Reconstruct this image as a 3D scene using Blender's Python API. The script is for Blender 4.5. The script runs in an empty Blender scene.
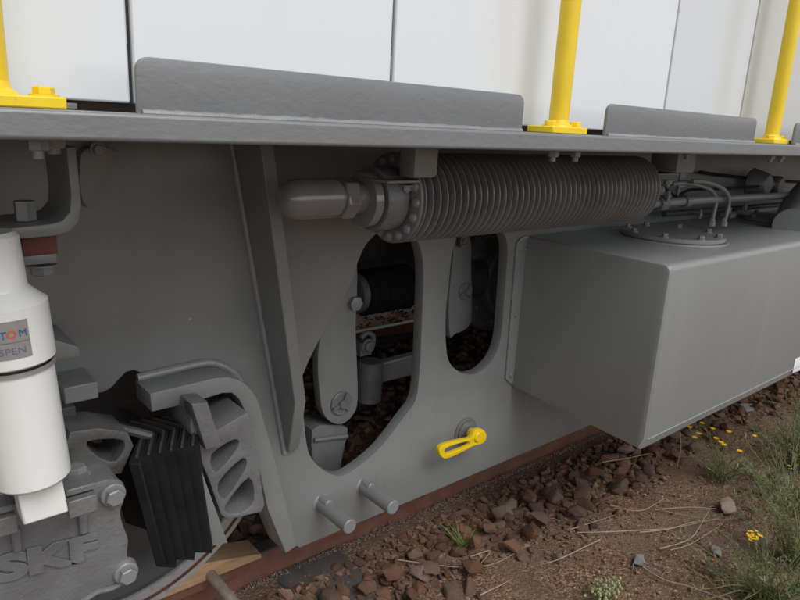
import bpy, bmesh, math, random
from mathutils import Vector, Matrix, noise
R_ = math.radians
rnd = random.Random(7)
S = bpy.context.scene
COL = S.collection

# ------------------------------------------------------------------ camera
F = 668.0                       # focal length in pixels of an 800 px wide picture
EYE = 1.5                       # the lens is held 1.5 m above the ballast
UX = Vector((815, -135, F)).normalized()                      # direction along the track, seen from the camera
_vy = -(UX.x * -130 + UX.z * F) / UX.y
DN = Vector((-130, _vy, F)).normalized()
UP = -DN
YY = UP.cross(UX)
if YY.z < 0: YY = -YY
ROT = Matrix((UX, YY, UP))      # camera axes (right, down, forward) -> world
cam = bpy.data.objects.new('camera', bpy.data.cameras.new('camera'))
COL.objects.link(cam)
r, u, b = ROT @ Vector((1, 0, 0)), ROT @ Vector((0, -1, 0)), ROT @ Vector((0, 0, -1))
M = Matrix((r, u, b)).transposed().to_4x4(); M.translation = (0, 0, EYE)
cam.matrix_world = M
cam.data.sensor_width = 36; cam.data.lens = F / 800 * 36
cam.data.clip_start = .02; cam.data.clip_end = 600
S.camera = cam

# ------------------------------------------------------------------ light
SUN_EL, SUN_AZ = 52, 180        # azimuth the light comes from, degrees, measured from +Y clockwise
w = bpy.data.worlds.new('World'); S.world = w; w.use_nodes = True
nt = w.node_tree; nt.nodes.clear()
sky = nt.nodes.new('ShaderNodeTexSky'); sky.sky_type = 'NISHITA'; sky.sun_disc = False
sky.sun_elevation = R_(SUN_EL); sky.sun_rotation = R_(SUN_AZ); sky.dust_density = 1.5; sky.air_density = 1.0; sky.ozone_density = 1
hs = nt.nodes.new('ShaderNodeHueSaturation'); hs.inputs['Saturation'].default_value = .22   # cloud cover greys the sky
bg = nt.nodes.new('ShaderNodeBackground'); bg.inputs['Strength'].default_value = .12
wo = nt.nodes.new('ShaderNodeOutputWorld')
nt.links.new(sky.outputs[0], hs.inputs['Color']); nt.links.new(hs.outputs[0], bg.inputs[0]); nt.links.new(bg.outputs[0], wo.inputs[0])
sun = bpy.data.objects.new('sun', bpy.data.lights.new('sun', 'SUN')); COL.objects.link(sun)
sun.data.energy = 1.25; sun.data.angle = R_(35); sun.data.color = (1, .97, .92)
az, el = R_(SUN_AZ), R_(SUN_EL)
sd = Vector((math.sin(az) * math.cos(el), math.cos(az) * math.cos(el), math.sin(el)))
sun.rotation_euler = sd.to_track_quat('Z', 'Y').to_euler()
S.view_settings.view_transform = 'Standard'; S.view_settings.look = 'None'
S.view_settings.exposure = .38; S.view_settings.gamma = 1; S.view_settings.use_curve_mapping = False

# ------------------------------------------------------------------ helpers: pixel of the photo -> point on a real plane
def ray(x, y): return ROT @ Vector((x - 400, y - 300, F))
def PY(x, y, Y): v = ray(x, y); v *= Y / v.y; return Vector((v.x, Y, v.z + EYE))
def PX(x, y, X): v = ray(x, y); v *= X / v.x; return Vector((X, v.y, v.z + EYE))
def PZ(x, y, Z): v = ray(x, y); v *= (Z - EYE) / v.z; return Vector((v.x, v.y, Z))
def TY(pts, Y): return [(PY(x, y, Y).x, PY(x, y, Y).z) for x, y in pts]

def link_mesh(name, me, mat, parent, angle=35):
    me.materials.clear(); me.materials.append(mat)
    o = bpy.data.objects.new(name, me); COL.objects.link(o)
    if parent is not None:
        o.parent = parent
        if parent.parent is None and parent.type == 'EMPTY': o.location = -parent.location
    for p in me.polygons: p.use_smooth = True
    me.set_sharp_from_angle(angle=R_(angle))
    return o
def bev(o, wd=.002, seg=2):
    m = o.modifiers.new('bevel', 'BEVEL'); m.width = wd; m.segments = seg; m.limit_method = 'ANGLE'; m.angle_limit = R_(40)
    return o

class MB:
    def __init__(s): s.bm = bmesh.new()
    def box(s, c, size, rot=None):
        mt = Matrix.Translation(c) @ (rot.to_4x4() if rot else Matrix()) @ Matrix.Diagonal((*size, 1))
        bmesh.ops.create_cube(s.bm, size=1, matrix=mt); return s
    def span(s, x0, x1, y0, y1, z0, z1): return s.box(((x0+x1)/2, (y0+y1)/2, (z0+z1)/2), (abs(x1-x0), abs(y1-y0), abs(z1-z0)))
    def frame(s, d):
        d = Vector(d).normalized(); a = Vector((0, 0, 1)) if abs(d.z) < .9 else Vector((1, 0, 0))
        e1 = d.cross(a).normalized(); return e1, d.cross(e1).normalized(), d
    def lathe(s, prof, o, d, seg=32, rot=0.0):
        """prof: [(radius, distance along d)]"""
        e1, e2, d = s.frame(d); o = Vector(o); rings = []
        for rr, t in prof:
            if rr < 1e-6: rings.append([s.bm.verts.new(o + d * t)]); continue
            rings.append([s.bm.verts.new(o + d * t + (e1 * math.cos(rot + k*2*math.pi/seg) + e2 * math.sin(rot + k*2*math.pi/seg)) * rr) for k in range(seg)])
        for A, B in zip(rings, rings[1:]):
            if len(A) == 1 and len(B) == 1: continue
            for k in range(seg):
                n = (k + 1) % seg
                if len(A) == 1: s.bm.faces.new((A[0], B[n], B[k]))
                elif len(B) == 1: s.bm.faces.new((A[k], A[n], B[0]))
                else: s.bm.faces.new((A[k], A[n], B[n], B[k]))
        return s
    def cyl(s, a, b, r1, r2=None, seg=24, rot=0.0, ch=0.0):
        a, b = Vector(a), Vector(b); r2 = r1 if r2 is None else r2; L = (b - a).length
        p = [(0, 0), (r1 - ch, 0), (r1, ch), (r2, L - ch), (r2 - ch, L), (0, L)] if ch else [(0, 0), (r1, 0), (r2, L), (0, L)]
        return s.lathe(p, a, b - a, seg, rot)
    def tube(s, pts, rad, seg=12, sub=6, caps=True, jit=0.0):
        P = [Vector(p) for p in pts]
        if sub > 1 and len(P) > 2:
            Q = []; E = [P[0] * 2 - P[1]] + P + [P[-1] * 2 - P[-2]]
            for i in range(1, len(E) - 2):
                for k in range(sub):
                    t = k / sub; a, b, c, d = E[i-1], E[i], E[i+1], E[i+2]
                    Q.append(.5 * ((2*b) + (c-a)*t + (2*a-5*b+4*c-d)*t*t + (3*b-a-3*c+d)*t*t*t))
            P = Q + [P[-1]]
        n = len(P); rings = []; e1 = None
        for i, p in enumerate(P):
            t = (P[min(i+1, n-1)] - P[max(i-1, 0)])
            t = t.normalized() if t.length > 1e-9 else Vector((1, 0, 0))
            if e1 is None: e1 = s.frame(t)[0]
            e1 = (e1 - t * e1.dot(t)).normalized(); e2 = t.cross(e1)
            rr = rad(i / (n - 1)) if callable(rad) else rad
            if jit: rr *= 1 + jit * rnd.uniform(-1, 1)
            rings.append([s.bm.verts.new(p + (e1 * math.cos(k*2*math.pi/seg) + e2 * math.sin(k*2*math.pi/seg)) * rr) for k in range(seg)])
        for A, B in zip(rings, rings[1:]):
            for k in range(seg): s.bm.faces.new((A[k], A[(k+1) % seg], B[(k+1) % seg], B[k]))
        if caps: s.bm.faces.new(rings[0][::-1]); s.bm.faces.new(rings[-1])
        return s
    def loft(s, A, B, caps=True):
        """solid between two outlines of equal length"""
        a = [s.bm.verts.new(p) for p in A]; b = [s.bm.verts.new(p) for p in B]; n = len(a)
        for k in range(n): s.bm.faces.new((a[k], a[(k+1) % n], b[(k+1) % n], b[k]))
        if caps: s.bm.faces.new(a[::-1]); s.bm.faces.new(b)
        return s
    def bolt(s, o, d, r=.012, h=.009, washer=True, rot=None, stud=0):
        o = Vector(o); d = Vector(d).normalized(); t = 0
        if washer: s.lathe([(0, 0), (r*1.35, 0), (r*1.35, .0025), (0, .0025)], o, d, 20); t = .0025
        rot = rnd.uniform(0, 1) if rot is None else rot
        s.lathe([(0, t), (r*.96, t), (r, t + .0006), (r, t + h - .0018), (r*.86, t + h), (0, t + h)], o, d, 6, rot)
        if stud: s.lathe([(0, t), (r*.55, t), (r*.55, t + h + stud - .001), (r*.45, t + h + stud), (0, t + h + stud)], o, d, 12)
        return s
    def build(s, name, mat, parent=None, bevel=0, angle=35, seg=2):
        bmesh.ops.recalc_face_normals(s.bm, faces=s.bm.faces)
        me = bpy.data.meshes.new(name); s.bm.to_mesh(me); s.bm.free()
        o = link_mesh(name, me, mat, parent, angle)
        if bevel: bev(o, bevel, seg)
        return o

def slab(name, loops, Y0, Y1, mat, parent, bevel=.0015, to=None, smooth_iter=0, angle=35):
    """plate with holes cut from outlines in the x,z plane, between depths Y0 and Y1"""
    cu = bpy.data.curves.new('c', 'CURVE'); cu.dimensions = '2D'; cu.fill_mode = 'BOTH'
    for lp in loops:
        sp = cu.splines.new('POLY'); sp.points.add(len(lp) - 1); sp.use_cyclic_u = True
        for q, p in zip(sp.points, lp): q.co = (p[0], p[1], 0, 1)
    cu.extrude = abs(Y1 - Y0) / 2 - bevel; cu.bevel_depth = bevel; cu.offset = -bevel; cu.bevel_resolution = 1
    o = bpy.data.objects.new('c', cu); COL.objects.link(o)
    me = bpy.data.meshes.new_from_object(o)
    bpy.data.objects.remove(o); bpy.data.curves.remove(cu)
    ym = (Y0 + Y1) / 2
    for v in me.vertices:
        x, y, z = v.co
        v.co = (x, ym - z, y) if to is None else to(x, y, z, ym)
    bm = bmesh.new(); bm.from_mesh(me); bmesh.ops.remove_doubles(bm, verts=bm.verts, dist=1e-5)
    bmesh.ops.recalc_face_normals(bm, faces=bm.faces); bm.to_mesh(me); bm.free()
    me.name = name
    return link_mesh(name, me, mat, parent, angle)
def smooth_loop(pts, n=4):
    """closed Catmull-Rom through the points"""
    out = []; m = len(pts)
    for i in range(m):
        a, b, c, d = [Vector(pts[(i + k - 1) % m]) for k in range(4)]
        for k in range(n):
            t = k / n; out.append(tuple(.5 * ((2*b) + (c-a)*t + (2*a-5*b+4*c-d)*t*t + (3*b-a-3*c+d)*t*t*t)))
    return out
def text_mesh(s, size, depth, bevel=0.0, offset=0.0, shear=0.0):
    cu = bpy.data.curves.new('t', 'FONT'); cu.body = s; cu.size = size; cu.extrude = depth; cu.bevel_depth = bevel; cu.offset = offset
    cu.align_x = 'LEFT'; cu.shear = shear; cu.space_character = 1.05
    o = bpy.data.objects.new('t', cu); COL.objects.link(o); me = bpy.data.meshes.new_from_object(o)
    bpy.data.objects.remove(o); bpy.data.curves.remove(cu); return me

def empty(name, loc, label, cat, group=None):
    o = bpy.data.objects.new(name, None); COL.objects.link(o); o.location = loc; o.empty_display_size = .1
    return tag(o, label, cat, group)
def tag(o, label=None, cat=None, group=None, kind=None):
    if label: o['label'] = label
    if cat: o['category'] = cat
    if group: o['group'] = group
    if kind: o['kind'] = kind
    return o

# ------------------------------------------------------------------ materials
def mat(name, col, rough=.5, metal=0.0, var=.08, vscale=6, bump=0.0, bscale=200, bdist=.001, spots=None, spec=.5, stretch=None, rand=0.0, ramp=None, coat=0.0, streak=None, wave=0.0, chips=False):
    m = bpy.data.materials.new(name); m.use_nodes = True; n = m.node_tree; n.nodes.clear()
    N, L = n.nodes.new, n.links.new
    out = N('ShaderNodeOutputMaterial'); p = N('ShaderNodeBsdfPrincipled'); L(p.outputs[0], out.inputs[0])
    tc = N('ShaderNodeTexCoord'); mp = N('ShaderNodeMapping'); L(tc.outputs['Object'], mp.inputs[0])
    if stretch: mp.inputs['Scale'].default_value = stretch
    nz = N('ShaderNodeTexNoise'); nz.inputs['Scale'].default_value = vscale; nz.inputs['Detail'].default_value = 6; nz.inputs['Roughness'].default_value = .6
    L(mp.outputs[0], nz.inputs['Vector'])
    cr = N('ShaderNodeValToRGB'); e = cr.color_ramp
    if ramp:
        e.elements[0].position, e.elements[0].color = ramp[0][0], (*ramp[0][1], 1)
        e.elements[1].position, e.elements[1].color = ramp[-1][0], (*ramp[-1][1], 1)
        for q, c in ramp[1:-1]: k = e.elements.new(q); k.color = (*c, 1)
    else:
        e.elements[0].position = .3; e.elements[1].position = .7
        e.elements[0].color = (*[c * (1 - var) for c in col], 1); e.elements[1].color = (*[min(1, c * (1 + var)) for c in col], 1)
    L(nz.outputs[0], cr.inputs[0]); c = cr.outputs[0]
    if spots:                       # (colour, scale, threshold): grime, chips
        s2 = N('ShaderNodeTexNoise'); s2.inputs['Scale'].default_value = spots[1]; s2.inputs['Detail'].default_value = 8; s2.inputs['Roughness'].default_value = .7
        L(tc.outputs['Object'], s2.inputs['Vector'])
        r2 = N('ShaderNodeValToRGB'); r2.color_ramp.elements[0].position = spots[2]; r2.color_ramp.elements[1].position = min(1, spots[2] + .12)
        L(s2.outputs[0], r2.inputs[0]); mx = N('ShaderNodeMixRGB'); L(r2.outputs[0], mx.inputs[0]); L(c, mx.inputs[1]); mx.inputs[2].default_value = (*spots[0], 1); c = mx.outputs[0]
    if streak:                      # faint runs of dirt down a panel
        m2 = N('ShaderNodeMapping'); m2.inputs['Scale'].default_value = (9, 9, .7); L(tc.outputs['Object'], m2.inputs[0])
        s3 = N('ShaderNodeTexNoise'); s3.inputs['Scale'].default_value = 1.5; s3.inputs['Detail'].default_value = 5; L(m2.outputs[0], s3.inputs['Vector'])
        r3 = N('ShaderNodeValToRGB'); r3.color_ramp.elements[0].position = .5; r3.color_ramp.elements[1].position = .75; L(s3.outputs[0], r3.inputs[0])
        f3 = N('ShaderNodeMath'); f3.operation = 'MULTIPLY'; L(r3.outputs[0], f3.inputs[0]); f3.inputs[1].default_value = streak[1]
        mx = N('ShaderNodeMixRGB'); L(f3.outputs[0], mx.inputs[0]); L(c, mx.inputs[1]); mx.inputs[2].default_value = (*streak[0], 1); c = mx.outputs[0]
    if chips:                       # small pale nicks
        v6 = N('ShaderNodeTexVoronoi'); v6.inputs['Scale'].default_value = 22; L(tc.outputs['Object'], v6.inputs['Vector'])
        n6 = N('ShaderNodeTexNoise'); n6.inputs['Scale'].default_value = 3.1; L(tc.outputs['Object'], n6.inputs['Vector'])
        l6 = N('ShaderNodeMath'); l6.operation = 'LESS_THAN'; L(v6.outputs['Distance'], l6.inputs[0])
        t6 = N('ShaderNodeMapRange'); t6.inputs[1].default_value = .55; t6.inputs[2].default_value = .75; t6.inputs[3].default_value = 0; t6.inputs[4].default_value = .10; L(n6.outputs[0], t6.inputs[0]); L(t6.outputs[0], l6.inputs[1])
        mx = N('ShaderNodeMixRGB'); L(l6.outputs[0], mx.inputs[0]); L(c, mx.inputs[1]); mx.inputs[2].default_value = (.42, .42, .41, 1); c = mx.outputs[0]
    if rand:
        oi = N('ShaderNodeObjectInfo'); h = N('ShaderNodeHueSaturation')
        mr = N('ShaderNodeMapRange'); mr.inputs[3].default_value = 1 - rand * .8; mr.inputs[4].default_value = 1 + rand; L(oi.outputs['Random'], mr.inputs[0]); L(mr.outputs[0], h.inputs['Value'])
        w2 = N('ShaderNodeTexWhiteNoise'); w2.noise_dimensions = '1D'; L(oi.outputs['Random'], w2.inputs['W'])
        m4 = N('ShaderNodeMapRange'); m4.inputs[3].default_value = .75; m4.inputs[4].default_value = 1.3; L(w2.outputs[0], m4.inputs[0]); L(m4.outputs[0], h.inputs['Saturation'])
        L(c, h.inputs['Color']); c = h.outputs[0]
    L(c, p.inputs['Base Color'])
    rr = N('ShaderNodeMapRange'); rr.inputs[3].default_value = max(.03, rough - .1); rr.inputs[4].default_value = min(1, rough + .12); L(nz.outputs[0], rr.inputs[0]); L(rr.outputs[0], p.inputs['Roughness'])
    p.inputs['Metallic'].default_value = metal; p.inputs['Specular IOR Level'].default_value = spec; p.inputs['Coat Weight'].default_value = coat; p.inputs['Coat Roughness'].default_value = .3 if rough > .25 else .08
    if bump:
        b1 = N('ShaderNodeTexNoise'); b1.inputs['Scale'].default_value = bscale; b1.inputs['Detail'].default_value = 5; L(mp.outputs[0], b1.inputs['Vector'])
        bp = N('ShaderNodeBump'); bp.inputs['Strength'].default_value = bump; bp.inputs['Distance'].default_value = bdist; L(b1.outputs[0], bp.inputs['Height']); L(bp.outputs[0], p.inputs['Normal'])
        if wave:                    # sheet metal is never quite flat
            b5 = N('ShaderNodeTexNoise'); b5.inputs['Scale'].default_value = 2.6; b5.inputs['Detail'].default_value = 1; L(tc.outputs['Object'], b5.inputs['Vector'])
            bq = N('ShaderNodeBump'); bq.inputs['Strength'].default_value = 1; bq.inputs['Distance'].default_value = wave; L(b5.outputs[0], bq.inputs['Height']); L(bq.outputs[0], bp.inputs['Normal'])
    return m

G = (.205, .214, .212)
M_paint = mat('grey_paint', G, .42, var=.06, vscale=3, bump=.3, bscale=90, bdist=.002, wave=.002, chips=True, spots=((.178, .183, .18), 5, .6), coat=.2, streak=((.172, .172, .165), .4))
M_tank = mat('tank_grey_paint', (.235, .245, .243), .38, var=.04, vscale=2, wave=.006, chips=True, bump=.12, bscale=60, bdist=.0015, spots=((.215, .222, .22), 4, .58), coat=.2, streak=((.285, .29, .28), .3))
M_deck = mat('thick_grey_paint', (.185, .194, .2), .4, var=.05, vscale=8, bump=.45, bscale=110, bdist=.002, coat=.3, stretch=(.7, 1, 1), spots=((.18, .18, .175), 9, .66))
M_cast = mat('grey_painted_casting', (.155, .16, .162), .38, var=.15, vscale=12, bump=.9, bscale=140, bdist=.002, coat=.4, spots=((.11, .105, .095), 13, .6))
M_darkcast = mat('oily_dark_casting', (.085, .088, .088), .3, var=.2, vscale=12, bump=.9, bscale=120, bdist=.002, coat=.6, spots=((.04, .037, .03), 11, .55))
M_weld = mat('weld_paint', (.24, .243, .247), .33, bump=.5, bscale=180, bdist=.002, coat=.4)
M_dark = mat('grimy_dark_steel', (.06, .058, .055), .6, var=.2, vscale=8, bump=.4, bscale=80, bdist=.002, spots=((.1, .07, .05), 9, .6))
M_fin = mat('dark_grey_fin_paint', (.18, .183, .18), .30, var=.2, vscale=5, coat=.4, spots=((.30, .30, .28), 3, .56))
M_gloss = mat('glossy_grey_paint', (.19, .195, .195), .2, var=.12, vscale=12, bump=.3, bscale=60, bdist=.002, coat=.8, spots=((.12, .115, .1), 14, .6))
M_white = mat('white_enamel', (.745, .775, .81), .25, var=.012, vscale=2, wave=.004, bump=.04, bscale=25, bdist=.001, coat=.3, streak=((.62, .63, .63), .10))
M_white3 = mat('reflect_grey_white_enamel', (.66, .69, .72), .25, var=.02, vscale=2, wave=.004, bump=.04, bscale=25, bdist=.001, coat=.3)  # white panel with the grey of its glossy reflection put into the base colour
M_white2 = mat('reflect_beige_white_enamel', (.56, .56, .54), .28, var=.02, vscale=2, wave=.004, bump=.05, bscale=25, bdist=.001, coat=.3, streak=((.5, .49, .46), .3))  # beige reflected tone painted into the base colour, plus runs of dirt
M_seam = mat('black_seal', (.02, .02, .022), .6)
M_seamw = mat('pale_seal', (.55, .55, .54), .5)
M_yellow = mat('yellow_paint', (.88, .62, .006), .35, var=.05, vscale=15, bump=.2, bscale=90, bdist=.002, coat=.3, spots=((.55, .36, .03), 26, .66), streak=((.62, .45, .03), .3))
M_damper = mat('white_painted_cylinder', (.80, .81, .79), .33, var=.02, vscale=6, bump=.08, bscale=50, bdist=.001, coat=.3, spots=((.45, .43, .38), 38, .68), streak=((.6, .58, .52), .3))
M_rubber = mat('black_rubber', (.014, .014, .0145), .75, spec=.25, var=.3, vscale=20, bump=.3, bscale=150)
M_shim = mat('grimy_spring_plate', (.05, .05, .05), .5, var=.3, vscale=12, spots=((.09, .08, .06), 12, .66))
M_bolt = mat('grey_painted_bolt', (.22, .225, .23), .38, var=.1, vscale=60, bump=.3, bscale=300, coat=.3)
M_tyre = mat('machined_steel', (.36, .36, .36), .4, metal=.15, var=.12, vscale=20, spots=((.12, .09, .07), 14, .6))
M_rust = mat('rusty_rail_steel', (.165, .076, .052), .8, var=.25, vscale=14, bump=.6, bscale=120, bdist=.002, spots=((.15, .085, .06), 6, .55), spec=.25)
M_head = mat('worn_rail_head', (.35, .33, .31), .3, metal=.8, var=.15)
M_redpad = mat('dusty_red_pad', (.16, .05, .04), .7, var=.2, vscale=18)
M_foil = mat('silver_label', (.42, .41, .40), .35, metal=.5, var=.1, vscale=40)
M_blue = mat('blue_print', (.02, .12, .30), .4)
M_orange = mat('orange_print', (.70, .10, .03), .4)
M_greyblue = mat('grey_blue_print', (.13, .16, .24), .4)
M_paper = mat('white_paper', (.75, .76, .78), .5); M_ink = mat('dark_ink', (.05, .05, .08), .5)
M_wood = mat('pale_pine', (.42, .27, .15), .7, stretch=(2, 14, 14), vscale=4, var=.2, bump=.4, bscale=30, bdist=.002, spots=((.32, .19, .1), 9, .6))
M_oldwood = mat('weathered_peg_wood', (.24, .19, .155), .8, stretch=(10, 10, 1.5), vscale=4, var=.25, bump=.4, bscale=30)
M_sleeper = mat('dark_sleeper_wood', (.075, .065, .058), .85, stretch=(8, 1, 8), vscale=5, var=.3, bump=.7, bscale=25, bdist=.004)
M_stone = mat('rusty_ballast', (.16, .095, .07), .85, vscale=16, bump=.9, bscale=55, bdist=.005, rand=.42, spec=.25,
              ramp=[(.25, (.11, .067, .049)), (.5, (.20, .115, .08)), (.75, (.30, .19, .135))])
M_palestone = mat('pale_grey_stone', (.33, .32, .31), .8, vscale=18, var=.2, bump=.8, bscale=50, bdist=.004)
M_redstone = mat('red_flecked_stone', (.30, .22, .19), .8, vscale=12, bump=.8, bscale=50, bdist=.004, ramp=[(.35, (.36, .33, .30)), (.55, (.34, .25, .2)), (.7, (.30, .13, .08))])
M_grit = mat('brown_grit', (.17, .10, .07), .9, vscale=60, bump=.6, bscale=200, ramp=[(.3, (.12, .065, .043)), (.5, (.22, .12, .075)), (.62, (.30, .185, .12)), (.7, (.48, .38, .29))])
M_pale = mat('pale_dusty_grit', (.24, .19, .165), .95, vscale=80, var=.35)
M_straw = mat('dry_straw', (.36, .29, .21), .8, vscale=30, var=.2)
M_leaf = mat('weed_green', (.14, .16, .06), .55, vscale=9, var=.35)
M_leaf2 = mat('grass_green', (.11, .19, .04), .5, vscale=9, var=.3)
M_sage = mat('pale_green_heads', (.32, .34, .17), .8, vscale=60, var=.3)
M_petal = mat('yellow_petal', (.85, .50, .01), .5, vscale=60, var=.15)
M_pale_petal = mat('pale_seed_head', (.62, .55, .32), .7)

# ground material: brown earth with fine gravel of mixed colours
mg = mat('gravelly_earth', (.12, .08, .055), .95, vscale=2.2, bump=.8, bscale=160, bdist=.006, spec=.2,
         ramp=[(.3, (.11, .073, .052)), (.5, (.165, .11, .078)), (.72, (.225, .165, .122))])
n = mg.node_tree; N, L = n.nodes.new, n.links.new
P_ = next(x for x in n.nodes if x.type == 'BSDF_PRINCIPLED'); base = P_.inputs['Base Color'].links[0].from_socket
tc = N('ShaderNodeTexCoord'); vo = N('ShaderNodeTexVoronoi'); vo.inputs['Scale'].default_value = 130; L(tc.outputs['Object'], vo.inputs['Vector'])
sp = N('ShaderNodeSeparateColor'); L(vo.outputs['Color'], sp.inputs[0])
cr = N('ShaderNodeValToRGB'); e = cr.color_ramp
e.elements[0].position = 0; e.elements[0].color = (.06, .036, .026, 1); e.elements[1].position = 1; e.elements[1].color = (.50, .42, .34, 1)
for q, c in ((.35, (.15, .088, .055)), (.6, (.25, .14, .08)), (.86, (.32, .22, .15)), (.95, (.34, .26, .19))): k = e.elements.new(q); k.color = (*c, 1)
L(sp.outputs[0], cr.inputs[0])
pn = N('ShaderNodeTexNoise'); pn.inputs['Scale'].default_value = 5; pn.inputs['Detail'].default_value = 6; L(tc.outputs['Object'], pn.inputs['Vector'])
pr = N('ShaderNodeMapRange'); pr.inputs[1].default_value = .4; pr.inputs[2].default_value = .62; pr.inputs[3].default_value = .15; pr.inputs[4].default_value = .8; L(pn.outputs[0], pr.inputs[0])
mx = N('ShaderNodeMixRGB'); L(pr.outputs[0], mx.inputs[0]); L(base, mx.inputs[1]); L(cr.outputs[0], mx.inputs[2]); L(mx.outputs[0], P_.inputs['Base Color'])
bp = N('ShaderNodeBump'); bp.inputs['Strength'].default_value = .7; bp.inputs['Distance'].default_value = .005; bp.invert = True
L(vo.outputs['Distance'], bp.inputs['Height']); L(P_.inputs['Normal'].links[0].from_socket, bp.inputs['Normal']); L(bp.outputs[0], P_.inputs['Normal'])
M_ground = mg

# ------------------------------------------------------------------ key dimensions (metres; z = 0 is the ballast)
DECK_Y, DECK_T, DECK_B = .85, EYE - .005, EYE - .039
PLATE = 1.5                       # front face of the frame plate
PLATE_B = EYE - 1.247
RAILTOP = .115
AX = Vector((.45, 1.67, RAILTOP + .5))
TANK_X, TANK_Y = 1.853, .95
TANK_T, TANK_B = EYE - .362, EYE - .965

# ------------------------------------------------------------------ ground
def axis_steps(a, b, fine, far):
    out = [a + i * fine for i in range(int((b - a) / fine) + 1)]
    k, st, lo, hi = 0, fine, a, out[-1]
    while hi < far:
        st *= 1.5; lo -= st; hi += st; out = [lo] + out + [hi]
    return out
gx, gy = axis_steps(-.6, 7.0, .04, 300), axis_steps(-.2, 4.6, .04, 300)
bm = bmesh.new(); vs = []
for X in gx:
    row = []
    for Y in gy:
        near = 1 if -.6 <= X <= 6.9 and -.2 <= Y <= 4.5 else 0
        z = near * (noise.noise(Vector((X*1.7, Y*1.7, 3))) * .018 + noise.noise(Vector((X*9, Y*9, 1))) * .007 + noise.noise(Vector((X*25, Y*25, 9))) * .004)
        if 1.6 < Y < 3.7: z *= .4
        row.append(bm.verts.new((X, Y, z - .004)))
    vs.append(row)
for i in range(len(gx) - 1):
    for j in range(len(gy) - 1): bm.faces.new((vs[i][j], vs[i+1][j], vs[i+1][j+1], vs[i][j+1]))
me = bpy.data.meshes.new('ground'); bm.to_mesh(me); bm.free()
tag(link_mesh('ground', me, M_ground, None, 180), kind='structure')

# ------------------------------------------------------------------ rails, sleepers
def rail(y_outer, side, label):
    """side +1: head grows towards +Y"""
    hw, h = .072, .172; c = y_outer + side * hw / 2; t = RAILTOP; bz = t - h
    half = [(0, t), (.028, t), (.035, t - .008), (.036, t - .038), (.010, t - .05), (.008, t - .075), (.008, t - .115), (.018, t - .142), (.073, t - .160), (.075, bz), (0, bz)]
    prof = [(c + a, z) for a, z in half] + [(c - a, z) for a, z in reversed(half[1:-1])]
    root = empty('rail', (3, c, bz), label, 'rail')
    m = MB()
    nseg = 40; rings = []
    for k in range(nseg + 1):
        X = -6 + 30 * k / nseg; rings.append([m.bm.verts.new((X, y, z)) for y, z in prof])
    for A, B in zip(rings, rings[1:]):
        for k in range(len(prof)): m.bm.faces.new((A[k], A[(k+1) % len(prof)], B[(k+1) % len(prof)], B[k]))
    m.bm.faces.new(rings[0]); m.bm.faces.new(rings[-1][::-1])
    m.build('rail_body', M_rust, root)
    m = MB(); m.span(-6, 24, c - .024, c + .024, t + .0005, t + .0025); m.build('running_surface', M_head, root)
    return root
rail(1.70, 1, 'rusty brown rail running beneath the grey frame plate, nearest the stones')
rail(3.43, 1, 'far rail with shiny top seen through the frame plate opening')
def sleeper(x, label, y0=1.22):
    m = MB(); m.span(x - .13, x + .13, y0, 4.1, -.13, .006)
    bmesh.ops.subdivide_edges(m.bm, edges=m.bm.edges, cuts=3)
    tag(m.build('sleeper', M_sleeper, None, bevel=.006), label, 'sleeper', 'sleepers under the track')
sp0 = PZ(352, 592, 0)
sleeper(sp0.x - .04, 'dark weathered sleeper end poking out of the stones at the bottom edge', 1.36)

# ------------------------------------------------------------------ the locomotive
LOCO = empty('locomotive', (.42, 2.6, RAILTOP), 'grey and white railway locomotive with yellow handrail posts, standing on the rusty rails', 'locomotive')
def on(name, mb, m, parent=LOCO, bevel=.0015, label=None, seg=2, angle=35):
    o = mb.build(name, m, parent, bevel, angle, seg)
    if label: o['label'] = label
    return o

# deck
m = MB(); m.span(-3, 9, DECK_Y, 4.3, DECK_B, DECK_T)
deck = on('deck_plate', m, M_deck, bevel=.005, seg=3)
# kick plates
def rounded_rect(x0, x1, z0, z1, rr, bottom=False):
    o = []
    for cx, cz, a0 in ((x1 - rr, z1 - rr, 0), (x0 + rr, z1 - rr, 90)):
        for k in range(7): a = R_(a0 + 15 * k); o.append((cx + rr * math.cos(a), cz + rr * math.sin(a)))
    o += [(x0, z0), (x1, z0)]
    return o
KY = .878
for xa, xb, lb in ((PY(135, 60, KY).x, PY(525.5, 95, KY).x, 'long grey upstand plate on the deck edge'), (PY(609, 105, KY).x, PY(757.5, 122, KY).x, 'shorter grey upstand plate between two yellow posts'), (PY(797, 125, KY).x, 3.9, 'grey upstand plate beyond the last yellow post')):
    o = slab('kick_plate', [rounded_rect(xa, xb, DECK_T - .002, EYE + .064, .018)], KY, KY + .009, M_deck, LOCO, bevel=.0025); o['label'] = lb
    m = MB(); m.tube([(xa + .005 + (xb - xa - .01) * k / 60, KY - .001, DECK_T + .001) for k in range(61)], .0055, 8, 1, jit=.18)
    on('weld', m, M_weld, o, 0)
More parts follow.
